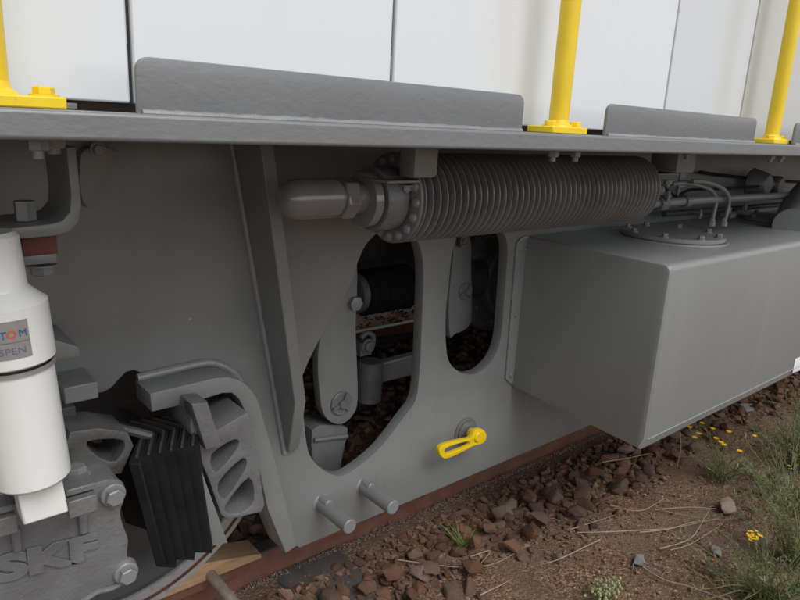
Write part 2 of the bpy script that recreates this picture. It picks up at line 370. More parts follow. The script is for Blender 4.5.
# white body panels
PYY = 1.02
seams = [-1.2, .340 * PYY, .809 * PYY, 1.773 * PYY, 2.238 * PYY, 3.4, 4.8]
for k in range(6):
    x0, x1 = seams[k], seams[k+1]; g = .003
    m = MB(); m.span(x0 + g, x1 - g, PYY, PYY + .03, EYE + .008, EYE + 2.2)
    o = on('body_panel', m, M_white2 if k >= 4 else M_white3 if k == 3 else M_white, bevel=.003)  # right-hand panels carry the reflection's tone as paint colour
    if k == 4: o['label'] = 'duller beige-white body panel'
    m = MB(); m.span(x1 - g, x1 + g, PYY + .008, PYY + .024, EYE + .009, EYE + 2.2); on('seam', m, M_seamw if k in (2, 3) else M_seam, o, 0)
m = MB(); m.span(-1.2, 5, PYY + .03, PYY + .05, DECK_T, EYE + 2.2); on('panel_backing', m, mat('brown_primer', (.14, .10, .08), .7), bevel=0)
m = MB(); m.span(.10, .27, PYY - .005, PYY + .029, DECK_T + .001, DECK_T + .009); on('shim', m, M_cast, bevel=.001)

# handrail posts
def post(px, lb, hl=.062, bo=.043):
    X = px; c = Vector((X, .93, DECK_T))
    root = MB().cyl(c + Vector((0, 0, .012)), c + Vector((0, 0, 1.1)), .0215, seg=32)
    root = on('handrail_post', root, M_yellow, bevel=0, label=lb)
    m = MB(); o = smooth_loop([(-hl, -.028), (.017 - hl, -.036), (hl - .017, -.036), (hl, -.028), (hl, .028), (hl - .017, .036), (.017 - hl, .036), (-hl, .028)], 3)
    A = [c + Vector((a, b_, .0005)) for a, b_ in o]; B = [c + Vector((a, b_, .0145)) for a, b_ in o]
    m.loft(A, B); on('base_flange', m, M_yellow, root, .002)
    m = MB(); m.lathe([(.031, .0145), (.029, .018), (.024, .021), (.0216, .029)], c, (0, 0, 1), 32); on('weld', m, M_yellow, root, 0)
    for s in (-1, 1):
        m = MB(); m.bolt(c + Vector((bo * s, -.012, .0145)), (0, 0, 1), .0125, .009, rot=.4 * s); on('bolt', m, M_yellow, root, 0)
        m = MB(); m.bolt((X + .04 * s, .905, DECK_B), (0, 0, -1), .0125, .012, stud=.01); on('nut', m, M_bolt, root, 0)
post(PY(68, 98, .90).x - .077, 'yellow handrail post above the white shock absorber', .075, .055)
post(1.313 * .93, 'yellow handrail post between two grey upstand plates')
post(2.503 * .93, 'yellow handrail post farthest along the deck')

# frame plate with its openings
def arc(cx, cz, rr, a0, a1, n): return [(cx + rr * math.cos(R_(a0 + (a1 - a0) * k / n)), cz + rr * math.sin(R_(a0 + (a1 - a0) * k / n))) for k in range(n + 1)]
FG = PLATE - .10                                       # front of the bent guide flange
outer = [(6.5, EYE - .041), (6.5, PLATE_B)]
outer += TY([(593, 424), (300, 547.5)], PLATE)
outer += TY([(289, 548), (276, 500), (262, 450), (252, 418), (243, 397), (230, 386), (190, 396), (156, 404)], FG + .03)
left = TY([(149, 391), (147, 380), (142, 373), (134, 370), (126, 372), (119, 379), (112, 387), (105, 391.5), (98, 393)], PLATE)
outer += left
ax0 = .30
outer += [(2 * ax0 - x, z) for x, z in reversed(left)]
outer += [(-.15, PLATE_B), (-2.5, PLATE_B), (-2.5, EYE - .041)]
hole1 = smooth_loop(TY([(392, 228), (379, 232), (366, 245), (358, 262), (350, 285), (331, 318), (303, 375), (303, 405), (307, 445), (313, 460), (325, 471), (341, 476), (358, 467), (381, 447), (404, 417), (416, 399), (420, 365), (422, 320), (423.5, 275), (421, 250), (414, 236), (404, 229)], PLATE), 4)
hole2 = smooth_loop(TY([(470, 229), (458, 236), (452, 254), (449, 283), (446, 312), (446, 342), (449, 361), (458, 371), (470, 374.5), (483, 370), (495, 356), (501, 337), (504, 305), (507, 265), (507, 242), (499, 231)], PLATE), 4)
frame = slab('frame_plate', [outer, hole1, hole2], PLATE, PLATE + .04, M_paint, LOCO, bevel=.0015)

# leaning gusset
Gb = [(232, 143), (247, 220), (262, 300), (275, 380), (285, 452)]
base_pts = [PY(x, y, PLATE + .001) for x, y in Gb]
edge = [PX(x, y, base_pts[i].x + .012) for i, (x, y) in enumerate([(261, 143), (273, 220), (285.5, 300), (295, 404)])]
fr = []
bx = lambda z: base_pts[0].x + (base_pts[-1].x - base_pts[0].x) * (base_pts[0].z - z) / (base_pts[0].z - base_pts[-1].z)
zt = DECK_B - .001; zb = base_pts[-1].z
def gy_at(x, y, Y):                                   # depth where a ray meets the leaning gusset
    for _ in range(20):
        p = PY(x, y, Y); Y *= bx(p.z) / p.x
    return PY(x, y, Y)
f1, f2, f3 = gy_at(261, 146, 1.3), gy_at(295, 404, 1.3), gy_at(287, 451, 1.45)
outl = [Vector((bx(zt), PLATE + .001, zt)), Vector((bx(zt), f1.y, zt)), f2, Vector((bx(f3.z), min(PLATE - .02, f3.y), f3.z)), Vector((bx(zb), PLATE + .001, zb))]
T = .034
m = MB(); m.loft(outl, [p + Vector((T, 0, 0)) for p in outl]); gus = on('gusset', m, M_paint, bevel=.003)
m = MB(); m.tube([(bx(zt + (zb - zt) * k / 50) - .004, PLATE - .003, zt + (zb - zt) * k / 50) for k in range(51)], .008, 8, 1, jit=.12); on('weld', m, M_weld, gus, 0)

# bent guide flange
fo = TY([(150, 394), (165, 390), (180, 386.5), (216, 378), (228, 377), (238, 379.5), (246, 384.5), (253, 392), (259, 402), (266, 428), (273, 452), (285, 500), (297, 546), (286, 553.5), (277, 532), (268, 510), (261, 478), (254, 446), (248, 420), (244, 409), (239, 399), (232, 393), (222, 393.5), (192, 403), (152, 412)], FG)
flange = slab('axle_guide', [fo], FG, PLATE - .001, M_paint, LOCO, bevel=.003)
wp = [PY(x, y, PLATE - .004) for x, y in [(136, 379), (165, 370), (200, 362), (224, 360.5), (237, 364), (247, 371), (254, 382), (260, 400), (268, 430), (280, 470), (293, 525)]]
wp = [p + Vector((0, 0, 0)) for p in wp]
m = MB(); fo3 = [(PY(x, y, FG)) for x, y in [(152, 391), (180, 384), (216, 375.5), (229, 374.5), (239, 377.5), (248, 382.5), (256, 391), (261.5, 402), (268, 428), (276, 452), (287, 500), (297, 540)]]
m.tube([Vector((p.x, PLATE - .006, p.z)) for p in fo3], .010, 10, 8, jit=.08); on('weld', m, M_weld, flange, 0)

# cast guide bracket with triangular pockets
cy0, cy1 = 1.33, 1.47
co = TY([(193, 442), (190, 425), (193, 405), (207, 403), (212, 424), (216, 431), (247, 412), (251, 418), (257, 450), (265, 505), (262, 512), (229, 520), (221, 515), (209, 480)], cy0)
pk = [TY(p, cy0) for p in ([(212, 455), (234, 440), (238, 447), (217, 472)], [(219, 483), (242, 459), (245.5, 468), (225, 499)], [(226, 506), (249, 478), (254, 500), (243, 512), (230, 513)])]
pk = [smooth_loop(p, 3) for p in pk]
gb = slab('guide_bracket', [co] + pk, cy0, cy1, M_cast, LOCO, bevel=.004)
slab('pocket_floor', [co], cy1 - .035, cy1 + .002, M_cast, gb, bevel=.001)
m = MB()
a = TY([(191, 404), (208, 402), (222, 446), (206, 450)], cy0 - .03)
slab('spring_seat_bar', [a], cy0 - .03, cy0 + .03, M_cast, gb, bevel=.004)
m.bm.free()
a = TY([(187, 452), (196, 455), (228, 543), (213, 546)], 1.29)
slab('retaining_strip', [a], 1.29, 1.37, M_paint, LOCO, bevel=.002)

# chevron rubber spring: leaning stack of V plates
sp_root = None
nlay = 6
top0, top1 = PY(128, 463, 1.27), PY(196, 448, 1.27)
bot0, bot1 = PY(156, 567, 1.27), PY(211, 545, 1.27)
for k in range(nlay):
    for kind in (0, 1):
        t0 = (k + (.0 if kind == 0 else .78)) / nlay; t1 = (k + (.78 if kind == 0 else 1.0)) / nlay
        def sec(A, B, t, z, dz):
            p = A.lerp(B, t); return p
        def outline(P0, P1, grow, dz):
            a, b_ = P0.lerp(P1, t0), P0.lerp(P1, t1)
            d = .055 + grow
            return [Vector((a.x, a.y - grow, a.z + dz)), Vector((b_.x, b_.y - grow - (.016 if grow == 0 else 0), b_.z + dz)), Vector((b_.x + d, b_.y + .10, b_.z + dz)), Vector((b_.x, b_.y + .2 + grow, b_.z + dz)),
                    Vector((a.x, a.y + .2 + grow, a.z + dz)), Vector((a.x + d, a.y + .10, a.z + dz))]
        g = 0 if kind == 0 else -.012
        m = MB(); m.loft(outline(top0, top1, g, .006 * kind), outline(bot0, bot1, g, -.006 * kind - .010 * (k % 2)))
        if kind == 0 and sp_root is None: sp_root = on('chevron_spring', m, M_rubber, bevel=.003, label='black ribbed rubber spring beside the axle box')
        else: on('rubber_layer' if kind == 0 else 'spring_plate', m, M_rubber if kind == 0 else M_shim, sp_root, .0)

# casting arms between the damper and the spring
m = MB()
a = [(98, 432), (128, 424), (152, 436), (146, 452), (126, 466), (100, 462), (76, 444)]
slab('axle_box_arm', [TY([(70, 432), (98, 428), (128, 432), (134, 446), (122, 474), (66, 480), (62, 462)], 1.30), smooth_loop(TY([(88, 442), (124, 441), (116, 461), (98, 456)], 1.30), 3)], 1.30, 1.40, M_darkcast, LOCO, bevel=.004)
m.bm.free()
m = MB(); m.tube([PY(x, y, 1.36) for x, y in [(66, 440), (82, 428), (100, 425), (126, 430), (150, 436)]], .010, 8, 5); on('casting_rib', m, M_darkcast, bevel=0)

# axle box with cover
AXB = 1.23
ab = slab('axle_box', [smooth_loop(TY([(-70, 560), (-40, 520), (10, 505), (60, 492), (97, 482), (113, 479), (124, 486), (125, 500), (121, 512), (124, 526), (129, 540), (128, 556), (134, 566), (133, 578), (122, 585), (107, 588), (90, 600), (60, 620), (0, 650), (-60, 640)], AXB), 3)], AXB, AXB + .2, M_cast, LOCO, bevel=.006)
ab['label'] = 'grey cast axle box cover with raised maker lettering'
m = MB(); m.tube([PY(x, y, AXB - .001) for x, y in [(131, 577), (112, 588), (97, 592), (80, 603), (50, 618)]], .006, 8, 5); on('cover_rim', m, M_cast, ab, 0)
for x, y, rr in ((112, 493, .021), (125, 571, .021)):
    c = PY(x, y, AXB)
    m = MB(); m.cyl(c + Vector((0, .01, 0)), c + Vector((0, -.012, 0)), rr * 1.25, rr * 1.12, 28, ch=.002); m.bolt(c + Vector((0, -.012, 0)), (0, -1, 0), rr * .86, .014, washer=False, rot=.2)
    on('bolt', m, M_bolt, ab, 0)
# raised lettering
def put_text(s, p0, p1, Y, size_z, m_, parent, name, depth=.0025, bevel=.001, offset=0, shear=0):
    me = text_mesh(s, 1.0, 0, 0, offset)
    xs = [v.co.x for v in me.vertices]; ys = [v.co.y for v in me.vertices]; x0, x1, y0, y1 = min(xs), max(xs), min(ys), max(ys)
    bpy.data.meshes.remove(me)
    sx = (p1.x - p0.x) / (x1 - x0); sy = size_z / (y1 - y0)
    me = text_mesh(s, 1.0, depth / sy, bevel / sy, offset)
    for v in me.vertices:
        u_, w_ = (v.co.x - x0), (v.co.y - y0)
        v.co = (p0.x + u_ * sx + w_ * sy * shear, Y - v.co.z * sy, p0.z + w_ * sy + (p1.z - p0.z) * u_ / (x1 - x0))
    o = link_mesh(name, me, m_, parent); return o
q0, q1 = PY(-4, 583, AXB), PY(98, 556, AXB)
put_text('SKF', q0, q1, AXB - .001, .056, M_cast, ab, 'raised_lettering', depth=.0045, bevel=.0012, offset=.055)
# clamp bars that hold the damper foot
def pbox(name, x0, y0, x1, y1, Y, dY, h, m_, parent, bevel=.002, label=None):
    a, b_ = PY(x0, y0, Y), PY(x1, y1, Y); z = (a.z + b_.z) / 2
    return on(name, MB().span(a.x, b_.x, Y, Y + dY, z - h, z), m_, parent, bevel, label)
cl = pbox('damper_clamp', 68, 503, 97, 494, 1.13, .11, .033, M_cast, LOCO)
pbox('clamp_cap', 66, 492, 95, 482, 1.14, .10, .012, M_cast, cl)
c = PY(77, 476, 1.2); on('bolt', MB().bolt(c, (0, 0, 1), .018, .018, washer=True), M_bolt, cl, 0)
cl = pbox('damper_clamp', -30, 528, 17, 515, 1.13, .11, .033, M_cast, LOCO)
pbox('clamp_cap', -30, 517, 14, 504, 1.14, .10, .012, M_cast, cl)
c = PY(0, 497, 1.2); on('bolt', MB().bolt(c, (0, 0, 1), .018, .018, washer=True), M_bolt, cl, 0)
for x, y in ((83, 530), (17, 548)):
    m = MB(); a = PY(x, y, AXB); m.span(a.x - .008, a.x + .008, AXB - .012, AXB + .01, a.z - .004, a.z + .045)
    on('cover_rib', m, M_cast, ab, .004)

# damper
DY = 1.10
d0, d1 = PY(33, 476, DY), PY(-5, 262, DY)
ax = (d1 - d0).normalized(); Ld = (d1 - d0).length
at = lambda y: (PY(33 + (-5 - 33) * (476 - y) / (476 - 262), y, DY) - d0).length
r1, r2 = .0555, .0605
dm = on('shock_absorber', MB().lathe([(0, -.012), (.03, -.012), (r1 - .006, -.004), (r1, .003), (r1, at(365)), (r1 - .004, at(365) + .001), (0, at(365) + .001)], d0, ax, 64), M_damper, bevel=0, label='white cylinder shock absorber beside the axle box')
on('dust_tube', MB().lathe([(0, at(359)), (r2 - .004, at(359)), (r2, at(357)), (r2, at(302)), (r2 - .004, at(300)), (.040, at(289)), (.037, at(286)), (.036, at(236)), (.030, at(232)), (0, at(232))], d0, ax, 64), M_damper, dm, 0)
on('seal_ring', MB().lathe([(0, at(364.5)), (r1 - .003, at(364.5)), (r1 - .003, at(359)), (0, at(359))], d0, ax, 48), M_seam, dm, 0)
on('wear_ring', MB().lathe([(r1, at(365)), (r1+.0035, at(365.5)), (r1+.0035, at(362.5)), (r1, at(362))], d0, ax, 48), M_foil, dm, 0)
foot = [PY(x, y, DY - .02) for x, y in ((16, 486), (62, 477), (69, 512), (24, 526))]
m = MB(); m.loft(foot, [p + Vector((0, .05, 0)) for p in foot]); on('foot_bracket', m, M_damper, dm, .003)
# label on the dust tube
e1 = ax.cross(Vector((0, 1, 0))).normalized()          # sideways (towards +X or -X)
if e1.x < 0: e1 = -e1
view = -(Vector((d0.x, d0.y, 0)) - Vector((0, 0, 0))).normalized(); fdir = (view - ax * view.dot(ax)).normalized(); e1 = (Vector((1, 0, 0)) - ax * ax.x); e1 = (e1 - fdir * e1.dot(fdir)).normalized()
def wrap(u_, h, rr): a = u_ / r2; return d0 + ax * h + (fdir * math.cos(a) + e1 * math.sin(a)) * rr
def wrap_rect(name, u0, u1, h0, h1, rr, m_, parent):
    m = MB(); n = 16; g = [[m.bm.verts.new(wrap(u0 + (u1 - u0) * i / n, hh, rr)) for hh in (h0, h1)] for i in range(n + 1)]
    for i in range(n): m.bm.faces.new((g[i][0], g[i+1][0], g[i+1][1], g[i][1]))
    return on(name, m, m_, parent, 0)
hA, hB = at(347) , at(311)
u1 = .029
pl = wrap_rect('maker_label', -.075, u1, hA, hB, r2 + .0006, M_foil, dm)
def wrap_text(s, u_end, h, size, m_, name, wide=1.0, off=.0):
    me = text_mesh(s, 1.0, 0, 0, off); xs = [v.co.x for v in me.vertices]; ys = [v.co.y for v in me.vertices]
    sx = size * wide; x1 = max(xs); ym = (min(ys) + max(ys)) / 2
    me2 = bmesh.new(); me2.from_mesh(me); bmesh.ops.triangulate(me2, faces=me2.faces); me2.to_mesh(me); me2.free()
    for v in me.vertices: v.co = wrap(u_end - (x1 - v.co.x) * sx, h + (v.co.y - ym) * size, r2 + .0014)
    return link_mesh(name, me, m_, pl, 180)
H = hA + (hB - hA) * .66
wrap_text('ALST', u1 - .0290, H, .0155, M_blue, 'blue_letters', 1.0, .012)
wrap_text('O', u1 - .0172, H, .0155, M_orange, 'orange_letter', 1.0, .012)
wrap_text('M', u1 - .0035, H, .0155, M_blue, 'blue_letters', 1.0, .0)
wrap_text('DISPEN', u1 - .008, hA + (hB - hA) * .22, .0145, M_greyblue, 'grey_letters', 1.05)
wrap_rect('print_line', -.075, u1, hA + (hB - hA) * .44, hA + (hB - hA) * .455, r2 + .0013, M_greyblue, pl)

# small brackets on the plate behind the damper
o = slab('stop_bracket', [TY([(44, 339), (56, 340), (79, 347), (80, 356), (54, 361), (44, 362)], 1.33)], 1.33, 1.5, M_paint, LOCO, bevel=.002)
a0, a1 = PY(64, 390, 1.40), PY(98, 383, 1.40)
o = on('stop_block', MB().span(a0.x, a1.x, 1.40, 1.5, PY(66, 405, 1.40).z, PY(64, 390, 1.40).z + .004), M_paint, bevel=.003)
m = MB(); aa = PY(72, 440, 1.38); m.span(aa.x - .02, aa.x + .012, 1.38, 1.46, PY(70, 462, 1.38).z, PY(66, 408, 1.38).z); on('guide_post', m, M_dark, bevel=.002)

# underdeck bracket at the left: bent strap holding the damper head
by = 1.12
pts = TY([(-60, 232), (0, 229), (50, 224), (62, 221), (70, 212), (71, 196), (66, 147), (76, 147), (82, 205), (79, 222), (70, 232), (55, 236), (0, 241), (-60, 245)], by)
br = slab('damper_bracket', [pts], by, by + .14, M_paint, LOCO, bevel=.003)
m = MB(); c = PY(53, 143, 1.0); c.z = DECK_B; m.bolt(c, (0, 0, -1), .017, .014, stud=.008); on('nut', m, M_bolt, br, 0)
m = MB(); c = PY(26, 220, by + .05); m.cyl(c, c + Vector((0, 0, .03)), .016, seg=6); on('bolt', m, M_bolt, br, 0)
o = slab('rubber_pad', [TY([(22, 239), (57, 235), (58, 254), (23, 257)], 1.18)], 1.18, 1.26, M_redpad, br, bevel=.002); o['label'] = 'dusty red pad'
slab('clamp_plate', [TY([(20, 257), (57, 253.5), (57, 263), (21, 266)], 1.175)], 1.175, 1.27, M_paint, br, bevel=.002)
m = MB(); c = PY(41, 264, 1.21); m.bolt(c, (0, 0, -1), .018, .016, stud=.0); on('bolt', m, M_bolt, br, 0)
tg = slab('corner_plate', [smooth_loop(TY([(83, 150), (98, 146), (112, 149), (117, 156), (96, 196), (90, 207), (84, 205), (79, 190), (79, 160)], 1.47), 2)], 1.462, 1.498, M_paint, LOCO, bevel=.002)
m = MB(); m.bolt(PY(98, 150, 1.46), (0, -1, 0), .012, .008); on('bolt', m, M_bolt, tg, 0)
# dark air tank seen in the bracket
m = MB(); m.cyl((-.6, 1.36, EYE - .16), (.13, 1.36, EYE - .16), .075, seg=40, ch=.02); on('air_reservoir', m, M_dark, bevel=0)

# ---- finned tube
fc = Vector((0, 1.2, EYE - .169)); FR = .104
FX0, FX1 = .99, 2.0
A = Vector((FX0, fc.y, fc.z)); B = Vector((FX1, fc.y, fc.z))
core = on('finned_cooler', MB().cyl(A, B, .078, seg=48), M_fin, bevel=0, label='dark finned cooling tube under the deck')
nf = 46; m = MB()
for k in range(nf):
    x = FX0 + .012 + (FX1 - FX0 - .02) * k / (nf - 1); tl = rnd.uniform(-.02, .02)
    m.lathe([(.076, -.0018), (FR - .001, -.0019), (FR, -.001), (FR, .001), (FR - .001, .0019), (.076, .0018)], (x, fc.y, fc.z), (1, tl * .25, tl * .2), 56)
on('cooling_fins', m, M_fin, core, 0, angle=60)
m = MB(); m.lathe([(.06, -.006), (FR - .003, -.006), (FR, -.004), (FR, .003), (.07, .004)], A, (1, 0, 0), 56); ring = on('end_ring', m, M_cast, core, 0)
for k in range(16):
    a = k * math.pi / 8; c = A + Vector((-.006, math.cos(a) * .088, math.sin(a) * .088)); m = MB()
    m.lathe([(.012, 0), (.0105, -.005), (.006, -.008), (0, -.009)], c, (1, 0, 0), 14); on('bolt', m, M_bolt, core, 0)
m = MB(); m.lathe([(0, 0), (.052, 0), (.07, .0), (.073, .004), (.073, .055), (.066, .06), (.066, .07), (0, .07)], A - Vector((.068, 0, 0)), (1, 0, 0), 48); on('end_housing', m, M_cast, core, 0)
m = MB(); m.lathe([(0, -.008), (.060, -.008), (.062, -.005), (.062, .012), (.058, .016), (.05, .018), (0, .018)], A - Vector((.086, 0, 0)), (1, 0, 0), 48); on('coupling_ring', m, M_gloss, core, 0)
el = on('pipe_elbow', MB().lathe([(0, -.010), (.020, -.009), (.031, -.003), (.039, .010), (.043, .03), (.043, .12), (.036, .124), (0, .124)], (.705, fc.y, fc.z + .006), (1, 0, 0), 12, rot=R_(15)), M_gloss, bevel=.0012, seg=2, angle=32, label='blunt glossy grey pipe cap')
m = MB(); m.cyl((.80, fc.y, fc.z + .006), (.90, fc.y, fc.z + .004), .036, seg=36); on('pipe_neck', m, M_cast, el, 0)
m = MB(); m.cyl((.835, fc.y, fc.z + .005), (.872, fc.y, fc.z + .005), .047, seg=6, rot=.2, ch=.004); on('union_nut', m, M_gloss, el, .002)
# strap pads that hang the tube from the deck
def hanger(px0, px1, py1, Y, dy, lb):
    a, b_ = PY(px0, py1, Y), PY(px1, py1, Y); z0 = a.z; rr = .012
    ol = [(a.x, DECK_B - .001), (a.x, z0), (b_.x - rr, z0)] + [(b_.x - rr + rr * math.sin(R_(t)), z0 + rr - rr * math.cos(R_(t))) for t in (20, 45, 70)] + [(b_.x, z0 + rr), (b_.x, DECK_B - .001)]
    o = slab('tube_hanger', [ol], Y, Y + dy, M_paint, LOCO, bevel=.003)
    return o
h1 = hanger(414, 437, 178, 1.08, .05, '')
pbox('clamp_plate', 388, 181, 421, 180, 1.10, .09, .006, M_paint, h1)
m = MB(); m.bolt(PY(407, 185, 1.13), (0, 0, -1), .012, .011, stud=.004); on('bolt', m, M_bolt, h1, 0)
h2 = hanger(676, 694, 173, 1.18, .10, '')
pbox('clamp_plate', 655, 174, 680, 173, 1.2, .09, .006, M_paint, h2)
m = MB(); m.bolt(PY(668, 180, 1.2), (0, 0, -1), .014, .012, stud=.008); on('bolt', m, M_bolt, h2, 0)
# stud nuts under the deck away from the posts
for px, Yn in ((686, 1.0),):
    c = PY(px, 160, Yn); c.z = DECK_B; m = MB(); m.bolt(c, (0, 0, -1), .012, .012, stud=.008); on('nut', m, M_bolt, deck, 0)

# pipes to the right of the tube
m = MB(); m.tube([PY(650, 204, 1.27), PY(700, 200, 1.27), PY(760, 197, 1.27), PY(960, 187, 1.27)], .0165, 16, 3); pp = on('coolant_pipe', m, M_paint, bevel=0)
m = MB(); m.cyl(PY(657, 203.5, 1.27), PY(664, 203, 1.27), .03, seg=8, ch=.003); on('union_nut', m, M_cast, pp, .001)
m = MB(); m.cyl(PY(683, 201.5, 1.27), PY(688, 201, 1.27), .024, seg=20, ch=.002); on('collar', m, M_cast, pp, 0)
m = MB(); m.tube([PY(664, 214, 1.42), PY(720, 210, 1.42), PY(800, 203, 1.42), PY(930, 194, 1.42)], .012, 12, 3); on('thin_pipe', m, M_dark, bevel=0)
LT = TANK_T + .018
for pts, foot_ in (([(672, 184), (688, 183), (702, 186), (712, 191), (716, 200), (714, 212)], (711, 226)), ([(692, 181), (706, 182), (718, 186), (726, 192), (729, 201), (727, 212)], (723, 226))):
    ft = PZ(*foot_, LT); Yf = ft.y
    P3 = [PY(x, y, Yf) for x, y in pts] + [ft]
    m = MB(); m.tube(P3, .0085, 12, 5); o = on('breather_pipe', m, M_paint, bevel=0)
    m = MB(); m.lathe([(0, 0), (.016, 0), (.016, .018), (.012, .02), (.012, .03), (.0085, .034)], ft, (0, 0, 1), 8); on('pipe_fitting', m, M_bolt, o, .001)
m = MB(); c = PY(750, 183, 1.46); m.cyl(c, c + Vector((.0, -.09, 0)), .075, .055, seg=32, ch=.01); m.cyl(c + Vector((.13, 0, -.01)), c + Vector((.13, -.1, -.01)), .05, seg=24, ch=.01); m.cyl(c + Vector((0, -.06, 0)), c + Vector((.13, -.06, 0)), .03, seg=20); on('valve_body', m, M_cast, bevel=0)
for x, y in ((728, 215), (744, 212)):
    m = MB(); c = PY(x, y, 1.35); m.box(c, (.05, .05, .02)); m.cyl(c, c + Vector((0, 0, .035)), .012, seg=6)
    on('small_valve', m, M_cast, bevel=.001)

# small fittings between the tube end and the hatch
for x, y, Yc, h_, r_ in ((668, 196, 1.24, .035, .013), (678, 190, 1.3, .05, .011), (661, 190, 1.22, .03, .015), (700, 214, 1.38, .04, .012)):
    c = PY(x, y, Yc); m = MB(); m.cyl(c - Vector((0, 0, h_ / 2)), c + Vector((0, 0, h_ / 2)), r_ * .6, seg=12); m.cyl(c - Vector((0, 0, .008)), c + Vector((0, 0, .008)), r_, seg=6, ch=.002); on('pipe_fitting', m, M_gloss, pp, 0)
c = PY(682, 180, 1.28); m = MB(); m.box(c, (.045, .008, .06)); on('clip', m, M_paint, pp, .002)
m = MB(); m.tube([PY(662, 186, 1.3), PY(676, 196, 1.3), PY(690, 190, 1.32), PY(716, 189, 1.36), PY(765, 186, 1.4)], .006, 8, 6); on('hose', m, M_rubber, pp, 0)
m = MB(); m.tube([PY(700, 172, 1.47), PY(730, 176, 1.47), PY(800, 182, 1.47), PY(930, 186, 1.47)], .007, 8, 4); on('cable', m, M_rubber, bevel=0)
# ---- fuel tank
TX1 = 4.6
prof = [(TANK_Y + .006, TANK_B), (TANK_Y + .016, TANK_B - .003)]
# outline in the Y-Z plane, front edge rounded, folded seam at the bottom
yz = [(1.495, TANK_T), ] + [(TANK_Y + .022 - .022 * math.sin(R_(a)), TANK_T - .022 + .022 * math.cos(R_(a))) for a in (0, 22, 45, 68, 90)] + [(TANK_Y, EYE - .926), (TANK_Y + .014, TANK_B), (1.495, TANK_B + .03)]
m = MB()
def ringX(x, inset):
    cy, cz = (1.22), (TANK_T + TANK_B) / 2
    return [Vector((x, y + (inset if y < cy else 0), z + (inset if z < cz else -inset))) for y, z in yz]
rs = [ringX(TANK_X, .012), ringX(TANK_X + .003, .005), ringX(TANK_X + .012, 0)] + [ringX(x, 0) for x in (2.4, 3.0, TX1)]
rv = [[m.bm.verts.new(p) for p in r_] for r_ in rs]
for A_, B_ in zip(rv, rv[1:]):
    for k in range(len(A_)): m.bm.faces.new((A_[k], A_[(k+1) % len(A_)], B_[(k+1) % len(A_)], B_[k]))
m.bm.faces.new(rv[0][::-1]); m.bm.faces.new(rv[-1])
tank = on('fuel_tank', m, M_tank, bevel=0, label='large smooth grey box tank hanging under the deck', angle=28)
m = MB(); m.tube([(TANK_X + .02 + k * .03, TANK_Y - .0005, EYE - .927) for k in range(90)], .0025, 6, 1, jit=.2); on('bottom_seam', m, M_weld, tank, 0)
sheet = TY([(517, 244), (521, 238), (527, 236), (536, 235), (521, 385), (511, 384), (506, 379)], PLATE - .008)
fl = slab('mounting_strip', [sheet], PLATE - .008, PLATE - .0005, M_tank, tank, bevel=.0015)
for x, y in ((525.5, 250), (516, 315), (511, 375)):
    m = MB(); c = PY(x, y, PLATE - .009); m.lathe([(0, -.007), (.007, -.006), (.0105, -.001), (.011, 0)], c, (0, 1, 0), 20); on('rivet', m, M_bolt, tank, 0)
def lid(cx, cy, rr, lb):
    m = MB(); m.lathe([(0, .022), (rr - .003, .022), (rr, .019), (rr, .009), (rr - .006, .007), (rr - .006, 0)], (cx, cy, TANK_T - .001), (0, 0, 1), 72)
    o = on('hatch_cover', m, M_paint, tank, 0, label=lb)
    for k in range(8):
        a = R_(20 + 45 * k); m = MB(); m.bolt((cx + math.cos(a) * (rr - .025), cy + math.sin(a) * (rr - .025), TANK_T + .021), (0, 0, 1), .011, .011); on('bolt', m, M_bolt, tank, 0)
    m = MB(); m.lathe([(rr + .012, 0), (rr + .008, .004), (rr, .005)], (cx, cy, TANK_T), (0, 0, 1), 72); on('hatch_rim', m, M_weld, tank, 0)
lid(2.37, 1.235, .185, 'round bolted hatch nearer the finned tube')
lid(3.42, 1.25, .19, 'round bolted hatch under the filler neck')
m = MB(); m.tube([PZ(792, 226, TANK_T + .02) , PY(800, 205, 1.22), PY(826, 178, 1.18), PY(850, 160, 1.15)], .075, 32, 5); on('filler_neck', m, M_tank, bevel=0)
# small paper tag near the tank corner
st = TY([(795.5, 359), (812, 352), (812, 366), (792.5, 373)], TANK_Y - .002)
tg2 = slab('paper_label', [st], TANK_Y - .002, TANK_Y - .0008, M_paper, tank, bevel=.0002)
# brake cock
cc = PY(465, 431, PLATE)
ck = on('drain_cock', MB().lathe([(0, -.001), (.052, -.001), (.053, .005), (.047, .007), (.043, .008), (.043, .014), (.036, .018), (.029, .020), (.029, .032), (.022, .036), (.022, .072), (0, .072)], cc, (0, -1, 0), 40), M_cast, bevel=0, label='drain cock with yellow lever')
hc = PY(479.5, 437.5, PLATE - .09) + Vector((0, .016, 0))
m = MB(); m.cyl(hc + Vector((0, .03, 0)), hc + Vector((0, -.016, 0)), .0185, seg=32, ch=.003); hub = on('lever_hub', m, M_yellow, ck, 0)
hp = PY(479, 437, hc.y)
hub.location += Vector(); 
Yh = hc.y
lo = smooth_loop(TY([(480, 428), (485, 434), (482, 442), (472, 445), (463, 450), (446, 457.5), (440, 456), (437.5, 451), (439, 446), (446, 442.5), (462, 438.5), (469, 437), (473, 430)], Yh), 3)
li = smooth_loop(TY([(466, 440.5), (447, 446), (443, 450), (445.5, 453), (460, 448), (468, 444)], Yh), 3)
slab('lever', [lo, li], Yh - .009, Yh + .009, M_yellow, ck, bevel=.0025)
